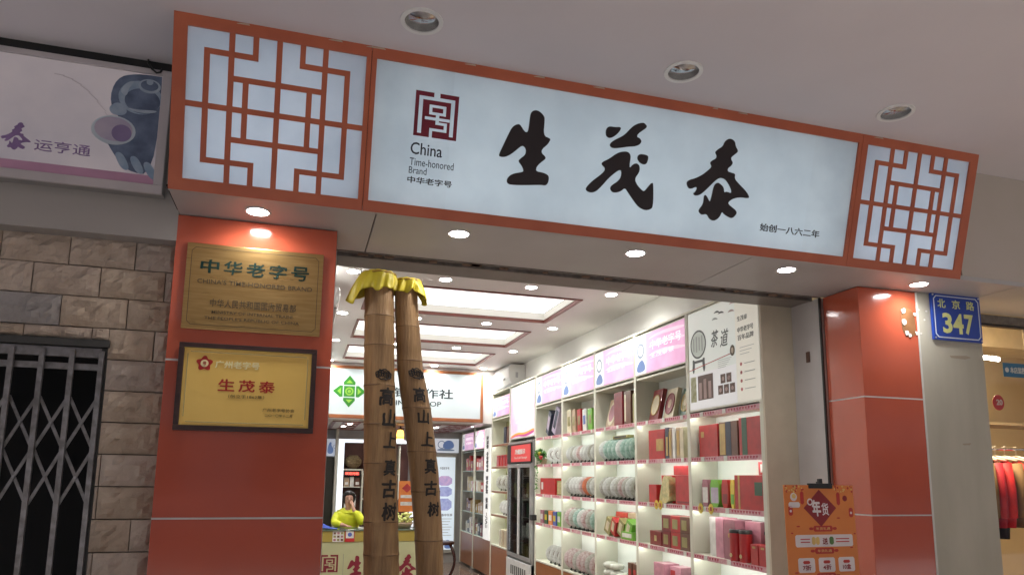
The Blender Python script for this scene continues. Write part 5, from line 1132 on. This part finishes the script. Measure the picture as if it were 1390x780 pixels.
for polys, cx, ref in ((SHENG, .85, (1.57, .35)), (MAO, 1.20, (2.05, .35)), (TAI, 1.57, (2.60, .36))):
    m = MB()
    for q in polys: m.poly(FO, smoothpoly(scaled(q, FO, cx, .33, .78, ref), 2), .0005, .003)
    m.build('brush_character', M_wine, ct)
FL = Fr((0, 10.486, 0))
def leaflet(label, a0, a1, b0, b1, red):
    t = thing('leaflet', label, 'leaflet', ((a0+a1)/2, 10.486, b0)); MB().fb(FL, a0, a1, b0, b1, 0, .003).build('card', G['red'] if red else G['white'], t)
    if red: MB().fb(FL, a0+.012, a1-.012, b0+.05, b1-.01, .0031, .004).build('white_field', G['white'], t); MB().disc(FL, (a0+a1)/2, b0+.10, .03, .0041, .005, 12).build('blue_mark', G['blue'], t)
    else:
        for i in range(3):
            for j in range(3): MB().fb(FL, a0+.012+.05*i, a0+.045+.05*i, b0+.012+.045*j, b0+.042+.045*j, .0031, .004).build('photo', G[['mauve', 'olive', 'brown'][(i+j) % 3]], t)
leaflet('white leaflet with a grid of small pictures on the counter band', .502, .655, .685, .826, False); leaflet('red and white notice on the counter band', .672, .805, .683, .846, True)
bc = MB(); random.seed(6); gx, gy = 16, 8; vs = [Vector((.15+.42*i/gx, 10.55+.22*j/gy, .857+.085*math.exp(-((i/gx-.38)**2*9+(j/gy-.5)**2*6))*(1+.4*noise.noise(Vector((i*.5, j*.6, 2)))) )) for j in range(gy+1) for i in range(gx+1)]
bc.add(vs, [(j*(gx+1)+i, j*(gx+1)+i+1, (j+1)*(gx+1)+i+1, (j+1)*(gx+1)+i) for j in range(gy) for i in range(gx)])
cl = bc.build('blue_cloth', mat('blue_cloth', (.015, .06, .40), .7, c2=(.01, .04, .28), scale=12), None, smooth=True); tag(cl, 'crumpled bright blue cloth lying on the counter beside the red pillar', 'cloth')
kb2 = thing('counter_scale', 'small grey and white card machine on the counter in front of the clerk', 'card machine', (.93, 10.6, .853)); box('base', G['white'], kb2, .86, 1.0, 10.55, 10.68, .853, .875, bevel=.004); box('keypad', G['navy'], kb2, .90, .97, 10.57, 10.66, .8755, .885)
ob = thing('small_orange_poster', 'small orange poster on a stand between the bamboo trunks', 'poster', (1.72, 11.9, 1.0)); FX = Fr((1.60, 11.9, 1.03), (1, .05, 0), (0, .08, 1))
MB().fb(FX, 0, .27, 0, .50, -.008, 0).build('board', MATS['poster_orange'], ob); MB().fb(FX, .03, .24, .10, .16, .0005, .002).build('white_field', G['white'], ob); MB().fb(FX, .03, .24, .22, .27, .0005, .002).build('white_field', G['white'], ob); MB().poly(FX, [(.05, .38), (.135, .46), (.22, .38), (.135, .31)], .0005, .002).build('red_diamond', G['red'], ob)
box('prop', M_black, ob, 1.72, 1.74, 11.94, 11.96, .02, 1.3)
bq = thing('flower_basket', 'basket of pale yellow flowers on the counter between the bamboo trunks', 'flowers', (1.6, 10.75, .853)); random.seed(14)
MB().lathe([(.10, 0), (.14, .06), (.15, .08)], 18, (1.52, 10.72, .853)).build('basket', G['tan'], bq, smooth=True)
for q in range(46): 
    s_ = random.uniform(.016, .03); x, y, z = 1.52+random.uniform(-.15, .15), 10.72+random.uniform(-.12, .1), .93+random.uniform(0, .13)
    MB().lathe([(.3*s_, -s_), (s_, -.3*s_), (s_, .3*s_), (.3*s_, s_)], 7, (x, y, z)).build('bloom', mat('flower_yellow', (.60, .55, .18), .5, c2=(.35, .45, .12), scale=30), bq, smooth=True)
# alcove with glowing white border, lantern, back posters
al = thing('alcove', 'dark wood alcove with glowing white border behind the clerk', 'display alcove', (1.2, 13, 0.02))
box('back_board', mat('alcove_wood', (.10, .028, .018), .5, c2=(.07, .018, .012), scale=6), al, .75, 1.95, 13.36, 13.40, .02, 2.19)
M_glow = lit('alcove_glow', (.86, .92, 1.0), 1.0)
box('glow_border', M_glow, al, .655, .752, 13.0, 13.06, .02, 2.19); box('glow_border', M_glow, al, .655, 1.95, 13.0, 13.06, 2.192, 2.25); box('glow_border', M_glow, al, 1.951, 2.02, 13.0, 13.06, .02, 2.25)
box('side_cheek', MATS['alcove_wood'], al, .74, .752, 13.062, 13.36, .02, 2.19)
for p_ in ((.76, 1.10, 1.70, 1.725), (1.085, 1.11, .9, 1.6995), (1.1105, 1.75, 1.18, 1.205), (.76, 1.084, 1.40, 1.412), (1.74, 1.765, 1.2055, 2.15), (1.111, 1.7395, 1.63, 1.65), (1.3, 1.32, 1.2055, 1.6295)): box('shelf_frame', M_cream, al, p_[0], p_[1], 13.10, 13.34, p_[2], p_[3])
bk = thing('woven_basket', 'round woven basket on top of the dark alcove shelf', 'basket', (.93, 13.2, 1.726)); M_wv = mat('wicker', (.30, .22, .10), .7, c2=(.14, .10, .05), scale=45, bump=.8)
m = MB()
for k in range(9):
    z = 1.745+.026*k; r_ = .135*math.sin(PI*(k+1.4)/11.4)+.01; m.tube([(.93+r_*math.cos(q*PI/10), 13.2+r_*math.sin(q*PI/10), z) for q in range(21)], .012, 5, cap=False)
m.build('woven_rows', M_wv, bk, smooth=True); MB().lathe([(.03, 0), (.12, .06), (.135, .12), (.12, .19), (.05, .24)], 18, (.93, 13.2, 1.728)).build('lining', mat('wicker_dark', (.09, .06, .03), .8), bk, smooth=True)
lt = thing('led_sign', 'small red glowing running text sign on the alcove shelf', 'led sign', (.9, 13.1, 1.6)); box('housing', M_black, lt, .77, 1.075, 13.085, 13.099, 1.60, 1.69)
text('glowing_text', '欢迎光临', Fr((0, 13.084, 0)), (.79, 1.03, 1.62, 1.67), mat('led_red', (.9, .05, .03), .5, es=1.6, emit=(1, .06, .04)), lt, .03)
random.seed(17)
for i, (x, z, w_, h_, c) in enumerate(((.78, 1.413, .09, .16, 'tan'), (.88, 1.413, .07, .17, 'white'), (.96, 1.413, .10, .165, 'brown'), (.80, 1.05, .2, .22, 'white'), (1.14, 1.206, .12, .2, 'white'), (1.34, 1.206, .14, .22, 'mauve'), (1.52, 1.206, .18, .18, 'brown'), (1.15, 1.652, .12, .24, 'dred'), (1.40, 1.652, .15, .2, 'cream'), (1.16, .95, .14, .2, 'dred'), (1.34, .95, .12, .21, 'brown'))):
    gbox('%s box on the alcove shelves behind the clerk, number %s from the left' % ({'dred': 'dark red'}.get(c, c), ['one', 'two', 'three', 'four', 'five', 'six', 'seven', 'eight', 'nine', 'ten', 'eleven'][i]), x, x+w_, 13.14, 13.26, z, h_, c, ('gold', .2, .8, .3, .6), ('white', .2, .8, .2, .5))
ln = thing('lantern', 'small amber hanging lantern glowing between the bamboo trunks', 'lantern', (1.60, 12.0, 2.2))
M_am = mat('amber_glass', (.95, .42, .06), .4, es=1.6, emit=(1, .42, .07)); MB().lathe([(.035, 2.215), (.058, 2.225), (.062, 2.30), (.050, 2.36), (.035, 2.375)], 16, (1.60, 12.0, 0)).build('glass_shade', M_am, ln, smooth=True)
MB().lathe([(.066, 2.376), (.05, 2.395), (.012, 2.41), (.01, 2.455)], 16, (1.60, 12.0, 0)).build('cap', M_black, ln, smooth=True); MB().lathe([(.063, 2.240), (.064, 2.250)], 16, (1.60, 12, 0)).build('hoop', M_black, ln); MB().lathe([(.02, 2.18), (.058, 2.19), (.058, 2.213)], 16, (1.60, 12, 0)).build('lit_base', mat('amber_bright', (1, .8, .4), .4, es=3.5, emit=(1, .78, .4)), ln, smooth=True)
# small blue poster left of the alcove and dark door below it
bp2 = thing('blue_teapot_poster', 'small blue teapot light box left of the alcove', 'poster', (.55, 13.3, 1.93)); FB2 = Fr((0, 13.25, 0)); MB().fb(FB2, .30, .645, 1.95, 2.26, -.04, 0).build('panel', lit('blue_poster_pale', (.48, .52, .62), .55), bp2); MB().poly(FB2, smoothpoly([(.47, 1.99), (.56, 1.99), (.58, 2.08), (.53, 2.14), (.54, 2.20), (.50, 2.20), (.47, 2.1)], 2), .001, .003).build('print_teapot', MATS['print_blue'], bp2); MB().ring(FB2, .60, 2.12, .028, .036, .001, .003, 16).build('print_ring', MATS['print_blue_grey'], bp2)
dd = box('dark_door', mat('olive_black_door', (.03, .03, .022), .4), None, .12, .60, 13.30, 13.34, .02, 1.93); tag(dd, 'olive black door left of the glowing alcove', 'door')
pv = box('pier', mat('pier_grey', (.40, .39, .34), .5), None, .601, .653, 13.02, 13.44, .02, 2.454); struct(pv)
# back wall light posters right
bpz = thing('tall_light_poster', 'tall glowing poster with lilac teapot pictures on the back wall', 'poster', (2.68, 13.4, .3)); FBW = Fr((0, 13.40, 0))
MB().fb(FBW, 2.40, 2.885, .20, 2.035, -.045, -.010).build('case', MATS['pier_grey'], bpz)
MB().fb(FBW, 2.43, 2.855, .26, 1.975, -.0099, 0).build('print', lit('tall_poster_print', (.66, .76, .84), .6), bpz)
pl1 = mat('print_lilac_photo', (.24, .22, .42), .4, c2=(.46, .30, .45), scale=14, es=.25); pl2 = mat('print_violet_photo', (.20, .22, .42), .4, c2=(.30, .34, .52), scale=14, es=.25)
for b0, b1, m_ in ((1.44, 1.62, pl1), (1.24, 1.42, pl2), (.98, 1.20, pl2)): MB().poly(FBW, smoothpoly([(2.52, b0), (2.80, b0), (2.80, b1), (2.52, b1)], 1), .001, .003).build('print_photo', m_, bpz)
text('lettering', '中国老字号', FBW, (2.56, 2.74, 1.74, 1.79), G['navy'], bpz, .01); text('lettering', '生茂泰中华茶', FBW, (2.50, 2.82, .87, .92), G['navy'], bpz, .01)
for q in range(7): MB().fb(FBW, 2.53, 2.81-.03*(q % 3), .82-.05*q, .828-.05*q, .001, .002).build('print_line', gyp, bpz)
MB().ring(FBW, 2.74, .38, .045, .06, .001, .003, 18).build('print_ring', MATS['print_blue'], bpz); MB().poly(FBW, smoothpoly([(2.68, .28), (2.82, .28), (2.84, .36), (2.78, .42), (2.68, .36)], 2), .001, .003).build('print_teapot', MATS['print_blue'], bpz)
bz2 = thing('wide_teapot_light_box', 'pale light box with blue teapot above the tall glowing poster', 'light box', (2.65, 13.4, 2.06)); MB().fb(FBW, 2.39, 2.915, 2.06, 2.325, -.05, 0).build('panel', lit('teapot_box_print', (.60, .64, .70), .6), bz2)
MB().ring(FBW, 2.58, 2.21, .06, .075, .001, .003, 20).build('print_ring', MATS['print_blue_grey'], bz2); MB().poly(FBW, smoothpoly([(2.62, 2.13), (2.78, 2.13), (2.83, 2.18), (2.80, 2.27), (2.72, 2.30), (2.64, 2.27), (2.60, 2.2)], 2), .001, .003).build('print_teapot', MATS['print_blue'], bz2); MB().poly(FBW, smoothpoly([(2.46, 2.09), (2.86, 2.09), (2.80, 2.13), (2.54, 2.14)], 2), .0005, .0009).build('print_cloth', MATS['print_blue_grey'], bz2)
# carved drum stool and chair back
st = thing('drum_stool', 'dark carved wooden drum stool on the shop floor beside the bamboo', 'stool', (2.22, 11.3, .02)); M_rw = mat('rosewood', (.035, .010, .008), .25)
MB().lathe([(.19, .555), (.20, .57), (.20, .59), (.18, .60)], 28, (2.22, 11.3, 0)).build('seat', M_rw, st, smooth='auto'); MB().lathe([(.16, .03), (.18, .04), (.18, .06), (.16, .07)], 28, (2.22, 11.3, 0)).build('foot_ring', M_rw, st, smooth='auto')
for k in range(6):
    an = k*PI/3+.3; pts = [(2.22+(.15+.09*math.sin(PI*q/8))*math.cos(an), 11.3+(.15+.09*math.sin(PI*q/8))*math.sin(an), .06+.50*q/8) for q in range(9)]; MB().tube(pts, .02, 8).build('leg', M_rw, st, smooth=True)
ch = thing('wooden_chair', 'dark wooden chair partly hidden behind the right bamboo trunk', 'chair', (2.0, 11.6, .02))
box('seat', M_rw, ch, 1.78, 2.18, 11.5, 11.9, .44, .47, bevel=.004)
for x in (1.80, 2.16):
    for y in (11.52, 11.88): MB().tube([(x, y, .02), (x, y, .44)], .017, 8).build('leg', M_rw, ch, smooth=True)
for x in (1.80, 2.16): MB().tube([(x, 11.88, .47), (x, 11.91, .93)], .016, 8).build('back_post', M_rw, ch, smooth=True)
MB().tube([(1.74, 11.91, .90), (1.80, 11.91, .925), (1.98, 11.92, .935), (2.16, 11.91, .925), (2.27, 11.90, .905)], .02, 8).build('top_rail', M_rw, ch, smooth=True); box('splat', M_rw, ch, 1.92, 2.04, 11.89, 11.905, .47, .92)
# shopkeeper seated behind the counter, hand at the mouth
pe = thing('person', 'seated clerk in yellow jacket with dark hair, hand held to the mouth', 'person', (.745, 11.25, .02))
def skin(name, vts, eds, m_, root=0, lv=2):
    me = bpy.data.meshes.new(name); L = Vector((.745, 11.25, .02)); me.from_pydata([Vector(v[:3])-L for v in vts], eds, []); me.update()
    o = bpy.data.objects.new(name, me); COL.objects.link(o); o.parent = pe
    sk = o.modifiers.new('skin', 'SKIN'); sk.use_smooth_shade = True
    for i, v in enumerate(vts): me.skin_vertices[0].data[i].radius = (v[3], v[4] if len(v) > 4 else v[3])
    me.skin_vertices[0].data[root].use_root = True
    sb = o.modifiers.new('sub', 'SUBSURF'); sb.levels = lv; sb.render_levels = lv
    me.materials.append(m_); return o
px_, py_ = .745, 11.25
M_skin = mat('skin', (.48, .27, .19), .5, c2=(.44, .24, .17), scale=5)
bv = [(px_, py_, .50, .15, .11), (px_, py_-.02, .70, .14, .10), (px_, py_-.05, .92, .15, .10), (px_, py_-.08, 1.04, .10, .075), (px_, py_-.09, 1.10, .045, .045), (px_, py_-.10, 1.15, .05, .05), (px_+.004, py_-.115, 1.20, .062, .072), (px_+.004, py_-.11, 1.27, .068, .082), (px_+.004, py_-.105, 1.325, .05, .06),
    (px_-.17, py_-.06, 1.02, .052), (px_-.20, py_-.20, .90, .042), (px_-.06, py_-.38, .885, .030), (px_+.17, py_-.06, 1.02, .052), (px_+.19, py_-.26, .90, .042), (px_+.07, py_-.25, 1.10, .028), (px_+.05, py_-.235, 1.15, .024, .03),
    (px_-.10, py_-.05, .47, .08), (px_-.11, py_-.42, .47, .06), (px_-.11, py_-.42, .1, .045), (px_+.10, py_-.05, .47, .08), (px_+.11, py_-.42, .47, .06), (px_+.11, py_-.42, .1, .045)]
be = [(0, 1), (1, 2), (2, 3), (3, 4), (4, 5), (5, 6), (6, 7), (7, 8), (2, 9), (9, 10), (10, 11), (2, 12), (12, 13), (13, 14), (14, 15), (0, 16), (16, 17), (17, 18), (0, 19), (19, 20), (20, 21)]
for k in range(5):                     # right hand fingers resting on the lips
    n = len(bv); dx = [.022, .010, -.002, -.013, .030][k]; ln_ = [.05, .056, .054, .044, .03][k]
    bv += [(px_+.045+dx*.6, py_-.235, 1.175, .0085), (px_+.035+dx, py_-.225, 1.175+ln_*.55, .008), (px_+.022+dx, py_-.205, 1.175+ln_, .0065)]; be += [(15, n), (n, n+1), (n+1, n+2)]
for k in range(5):                     # left hand laid on the counter
    n = len(bv); dx = [-.024, -.012, 0, .012, .03][k]; bv += [(px_-.03+dx*.6, py_-.41, .878, .009), (px_-.01+dx, py_-.45, .875, .008), (px_+dx, py_-.48, .868, .0065)]; be += [(11, n), (n, n+1), (n+1, n+2)]
skin('body', bv, be, M_skin)
jv = [(px_, py_, .52, .17, .13), (px_, py_-.02, .72, .165, .125), (px_, py_-.05, .92, .175, .12), (px_, py_-.07, 1.04, .155, .125), (px_, py_-.09, 1.115, .085, .080), (px_-.165, py_-.06, 1.01, .075), (px_-.205, py_-.20, .905, .062), (px_-.10, py_-.34, .895, .047), (px_+.165, py_-.06, 1.01, .075), (px_+.20, py_-.26, .905, .062), (px_+.10, py_-.255, 1.05, .044), (px_+.078, py_-.25, 1.09, .040)]
skin('jacket', jv, [(0, 1), (1, 2), (2, 3), (3, 4), (2, 5), (5, 6), (6, 7), (2, 8), (8, 9), (9, 10), (10, 11)], mat('yellow_jacket', (.62, .66, .02), .6, c2=(.50, .54, .015), scale=14, bump=.4, bscale=18))
m = MB(); hv = []; hs = 22
cxh, cyh, czh = px_+.004, py_-.085, 1.285
for j in range(13):
    for k in range(hs):
        th = PI*j/12; a = 2*PI*k/hs; r_ = 1+.05*noise.noise(Vector((math.cos(a)*3, math.sin(a)*3, j*.4)))
        x, y, z = .098*math.sin(th)*math.cos(a)*r_, .105*math.sin(th)*math.sin(a)*r_, .098*math.cos(th)*r_
        if y < -.02 and z < .045: y = -.02+(y+.02)*.15         # keep the face free
        if z < -.02: z *= 1.35
        hv.append(Vector((cxh+x, cyh+y, czh+z)))
m.add(hv, [(j*hs+k, j*hs+(k+1) % hs, (j+1)*hs+(k+1) % hs, (j+1)*hs+k) for j in range(12) for k in range(hs)]); m.build('hair', mat('black_hair', (.012, .009, .008), .45, bump=.6, bscale=60, stretch=(1, 1, .2)), pe, smooth=True)
for s_ in (-1, 1):
    MB().disc(Fr((px_+.004+s_*.027, py_-.198, 1.262)), 0, 0, .012, 0, .003, 12, ra=.006).build('eye', G['black'], pe); MB().fb(Fr((px_+.004+s_*.027, py_-.196, 1.283)), -.015, .015, -.0025, .0025, 0, .003).build('eyebrow', MATS['black_hair'], pe)
    MB().tube([(px_+.004+s_*.070, py_-.10, 1.285), (px_+.004+s_*.078, py_-.095, 1.262), (px_+.004+s_*.070, py_-.10, 1.235)], .009, 6).build('ear', M_skin, pe, smooth=True)
MB().tube([(px_+.004, py_-.195, 1.268), (px_+.004, py_-.212, 1.238), (px_+.004, py_-.196, 1.230)], [.006, .012, .008], 8).build('nose', M_skin, pe, smooth=True)
MB().tube([(px_-.016, py_-.188, 1.205), (px_+.004, py_-.194, 1.207), (px_+.024, py_-.188, 1.205)], .005, 6).build('mouth', mat('lips', (.35, .10, .09), .5), pe, smooth=True)
cs2 = thing('clerk_stool', 'stool under the seated clerk behind the counter', 'stool', (px_, py_, .02)); MB().lathe([(.17, .40), (.18, .42), (.17, .44)], 20, (px_, py_, 0)).build('seat', M_rw, cs2, smooth='auto')
for k in range(4): MB().tube([(px_+.12*math.cos(k*PI/2+.8), py_+.12*math.sin(k*PI/2+.8), .40), (px_+.16*math.cos(k*PI/2+.8), py_+.16*math.sin(k*PI/2+.8), .02)], .014, 8).build('leg', M_rw, cs2, smooth=True)

# ================================================================== NEIGHBOURING CLOTHES SHOP (right edge)
M_warm = mat('warm_plaster', (.62, .50, .30), .6, c2=(.58, .46, .27), scale=3)
struct(box('neighbour_floor', mat('neighbour_floor_wood', (.30, .20, .11), .35), None, 4.15, 9, 3.9, 7.6, -.02, .02))
struct(box('neighbour_back_wall', M_warm, None, 4.15, 9, 6.6, 6.7, 0, 3.7)); struct(box('neighbour_side_wall', M_warm, None, 3.62, 4.14, 4.0, 6.7, 0, 3.7)); struct(box('neighbour_far_wall', M_warm, None, 8.9, 9, 4.0, 6.6, 0, 3.7))
struct(box('neighbour_ceiling', M_warm, None, 4.15, 9, 3.95, 6.6, 3.3, 3.4)); struct(box('neighbour_header', M_warm, None, 4.14, 9, 3.80, 3.94, 2.83, 3.5)); struct(box('neighbour_soffit', M_warm, None, 4.14, 9, 3.70, 3.80, 2.774, 2.83))
struct(box('neighbour_beam', mat('beige_beam', (.50, .43, .29), .6), None, 4.15, 9, 5.2, 5.6, 2.92, 3.299))
nr = thing('shopfront_rail', 'dark metal head rail over the clothes shop glass front', 'rail', (5, 3.76, 2.7)); box('rail', M_railgrey, nr, 4.136, 9, 3.72, 3.80, 2.715, 2.7735, bevel=.002); box('lower_lip', M_black, nr, 4.136, 9, 3.735, 3.775, 2.700, 2.7145)
gn = thing('shopfront_glass', 'clear glass panes of the clothes shop front at the right edge', 'glass front', (5, 3.76, 0)); 
for x0, x1 in ((4.138, 4.955), (4.965, 5.9), (5.91, 6.9)): box('pane', M_glass, gn, x0, x1, 3.754, 3.762, .02, 2.699)
box('glass_joint', M_steel, gn, 4.9555, 4.9645, 3.752, 3.764, .02, 2.70)
bs = thing('blue_sticker', 'small blue and white sticker sign on the clothes shop glass', 'sticker', (4.82, 3.75, 2.34)); FS = Fr((0, 3.7535, 0)); MB().fb(FS, 4.728, 4.945, 2.345, 2.445, 0, .002).build('film', mat('sticker_blue', (.03, .16, .30), .4), bs); MB().disc(FS, 4.762, 2.395, .018, .0021, .003, 14).build('mark', G['white'], bs); text('lettering', '本店监控', FS, (4.790, 4.935, 2.372, 2.418), G['white'], bs, .03, c0=.0021)
rs_ = thing('red_sticker', 'round red sticker on the clothes shop glass below the blue one', 'sticker', (4.66, 3.75, 2.1)); MB().disc(FS, 4.655, 2.158, .052, 0, .002, 24, ra=.055).build('film', G['red'], rs_); text('lettering', '20', FS, (4.635, 4.69, 2.14, 2.18), G['white'], rs_, .02, c0=.0021)
# clothes rail with coats
rk = thing('clothes_rail', 'chrome clothes rail and shelf in the neighbouring shop', 'clothes rail', (6.3, 4.75, 1.2)); MB().tube([(5.45, 4.75, 1.895), (7.2, 4.75, 1.905)], .012, 10).build('hanging_bar', M_chrome, rk, smooth=True)
box('high_shelf', mat('shelf_tan', (.42, .33, .20), .5), rk, 5.45, 7.2, 4.95, 5.3, 2.13, 2.155); 
for x in (5.45, 7.18): MB().tube([(x, 4.75, .02), (x, 4.75, 2.2)], .014, 8).build('upright', M_chrome, rk, smooth=True)
def coat(label, x, m_, y=4.75, L_=.56, w_=.42, group='coats hanging on the clothes rail', dark=False):
    t = thing('coat', label, 'coat', (x, y, 1.88), group); random.seed(int(x*100)); vs = []; n = 14; lv = 9
    for j in range(lv+1):
        s = j/lv; z = 1.80-L_*s; hw = w_*.5*(.35+.65*min(1, s*5)) if s < .2 else w_*.5*(1+.06*s); th = .030+.035*min(1, s*3)
        for k in range(n*2):
            a = 2*PI*k/(n*2); rr = 1+.14*math.sin(a*5+x*9+s*1.5)*min(1, s*2)
            vs.append(Vector((x+th*math.cos(a)*rr+.02*math.sin(s*4+x), y+hw*math.sin(a), z-.05*abs(math.sin(a))*(1-s))))
    fs = [(j*2*n+k, j*2*n+(k+1) % (2*n), (j+1)*2*n+(k+1) % (2*n), (j+1)*2*n+k) for j in range(lv) for k in range(2*n)]+[tuple(range(2*n)), tuple(lv*2*n+k for k in range(2*n-1, -1, -1))]
    m = MB(); m.add(vs, fs); m.build('garment', m_, t, smooth=True)
    for s_ in (-1, 1): MB().tube([(x, y+s_*w_*.42, 1.76), (x-.02, y+s_*(w_*.52), 1.55), (x-.03, y+s_*w_*.54, 1.32)], [.05, .045, .038], 10).build('sleeve', m_, t, smooth=True)
    m = MB(); m.tube([(x, y-.19, 1.79), (x, y, 1.835), (x, y+.19, 1.79)], .009, 6); m.tube([(x, y, 1.835), (x, y, 1.88), (x, y+.02, 1.915), (x, y-.01, 1.92)], .004, 5); m.build('hanger', G['white'], t, smooth=True)
    return t
cr = mat('coat_red', (.62, .012, .02), .7, c2=(.48, .01, .015), scale=12, bump=.3); ck = mat('coat_dark_red', (.40, .01, .03), .7); cb_ = mat('coat_brown', (.20, .12, .05), .8); cd = mat('coat_black', (.015, .013, .013), .7)
coat('dark brown coat, leftmost visible on the clothes rail', 5.49, cb_); coat('deep red coat second from the left on the clothes rail', 5.58, ck); coat('bright red coat third from the left on the clothes rail', 5.68, cr); coat('brown lined coat between two red coats on the rail', 5.80, cb_); coat('bright red coat at the right edge of the photo', 5.91, cr, w_=.46); coat('red coat beyond the right edge coat', 6.04, cr); 
for i, x in enumerate((5.60, 5.74)): coat('black long skirt garment under the red coats, %s' % ['left', 'right'][i], x, cd, y=4.82, L_=.66, w_=.34, group='black garments on the rail')
for i, (x, m_) in enumerate(((5.98, mat('cap_pink_tan', (.42, .25, .18), .7)), (6.12, mat('cap_grey', (.22, .22, .23), .7)), (5.85, mat('cap_cream', (.62, .52, .34), .7)))):
    t = thing('draped_top', '%s top hanging behind the red coats' % ['dusty pink', 'grey', 'cream'][i], 'top', (x, 5.2, 1.8)); vs = []
    m = MB()
    for j in range(8):
        s = j/7; 
        for k in range(16): a = 2*PI*k/16; vs.append(Vector((x+.16*(.3+.7*min(1, s*3))*math.cos(a), 5.25+.06*math.sin(a), 2.06-.42*s)))
    m.add(vs, [(j*16+k, j*16+(k+1) % 16, (j+1)*16+(k+1) % 16, (j+1)*16+k) for j in range(7) for k in range(16)]+[tuple(range(16))]); m.build('garment', m_, t, smooth=True)
tl = thing('tube_light', 'bright slanted tube light inside the clothes shop', 'light', (7, 6, 3)); MB().tube([(7.0, 5.95, 3.0), (7.5, 6.0, 2.985)], .025, 8).build('tube', mat('tube_glow', (1, 1, 1), .5, es=12, emit=(1, .95, .85)), tl, smooth=True); box('fitting', G['white'], tl, 6.95, 7.55, 5.93, 6.05, 3.04, 3.07)
ta = bpy.data.lights.new('shop_glow', 'AREA'); ta.energy = P_NB; ta.size = 1.6; ta.color = (1, .80, .52); to = bpy.data.objects.new('shop_glow', ta); COL.objects.link(to); to.location = (5.1, 4.85, 3.27); ta.size = .9
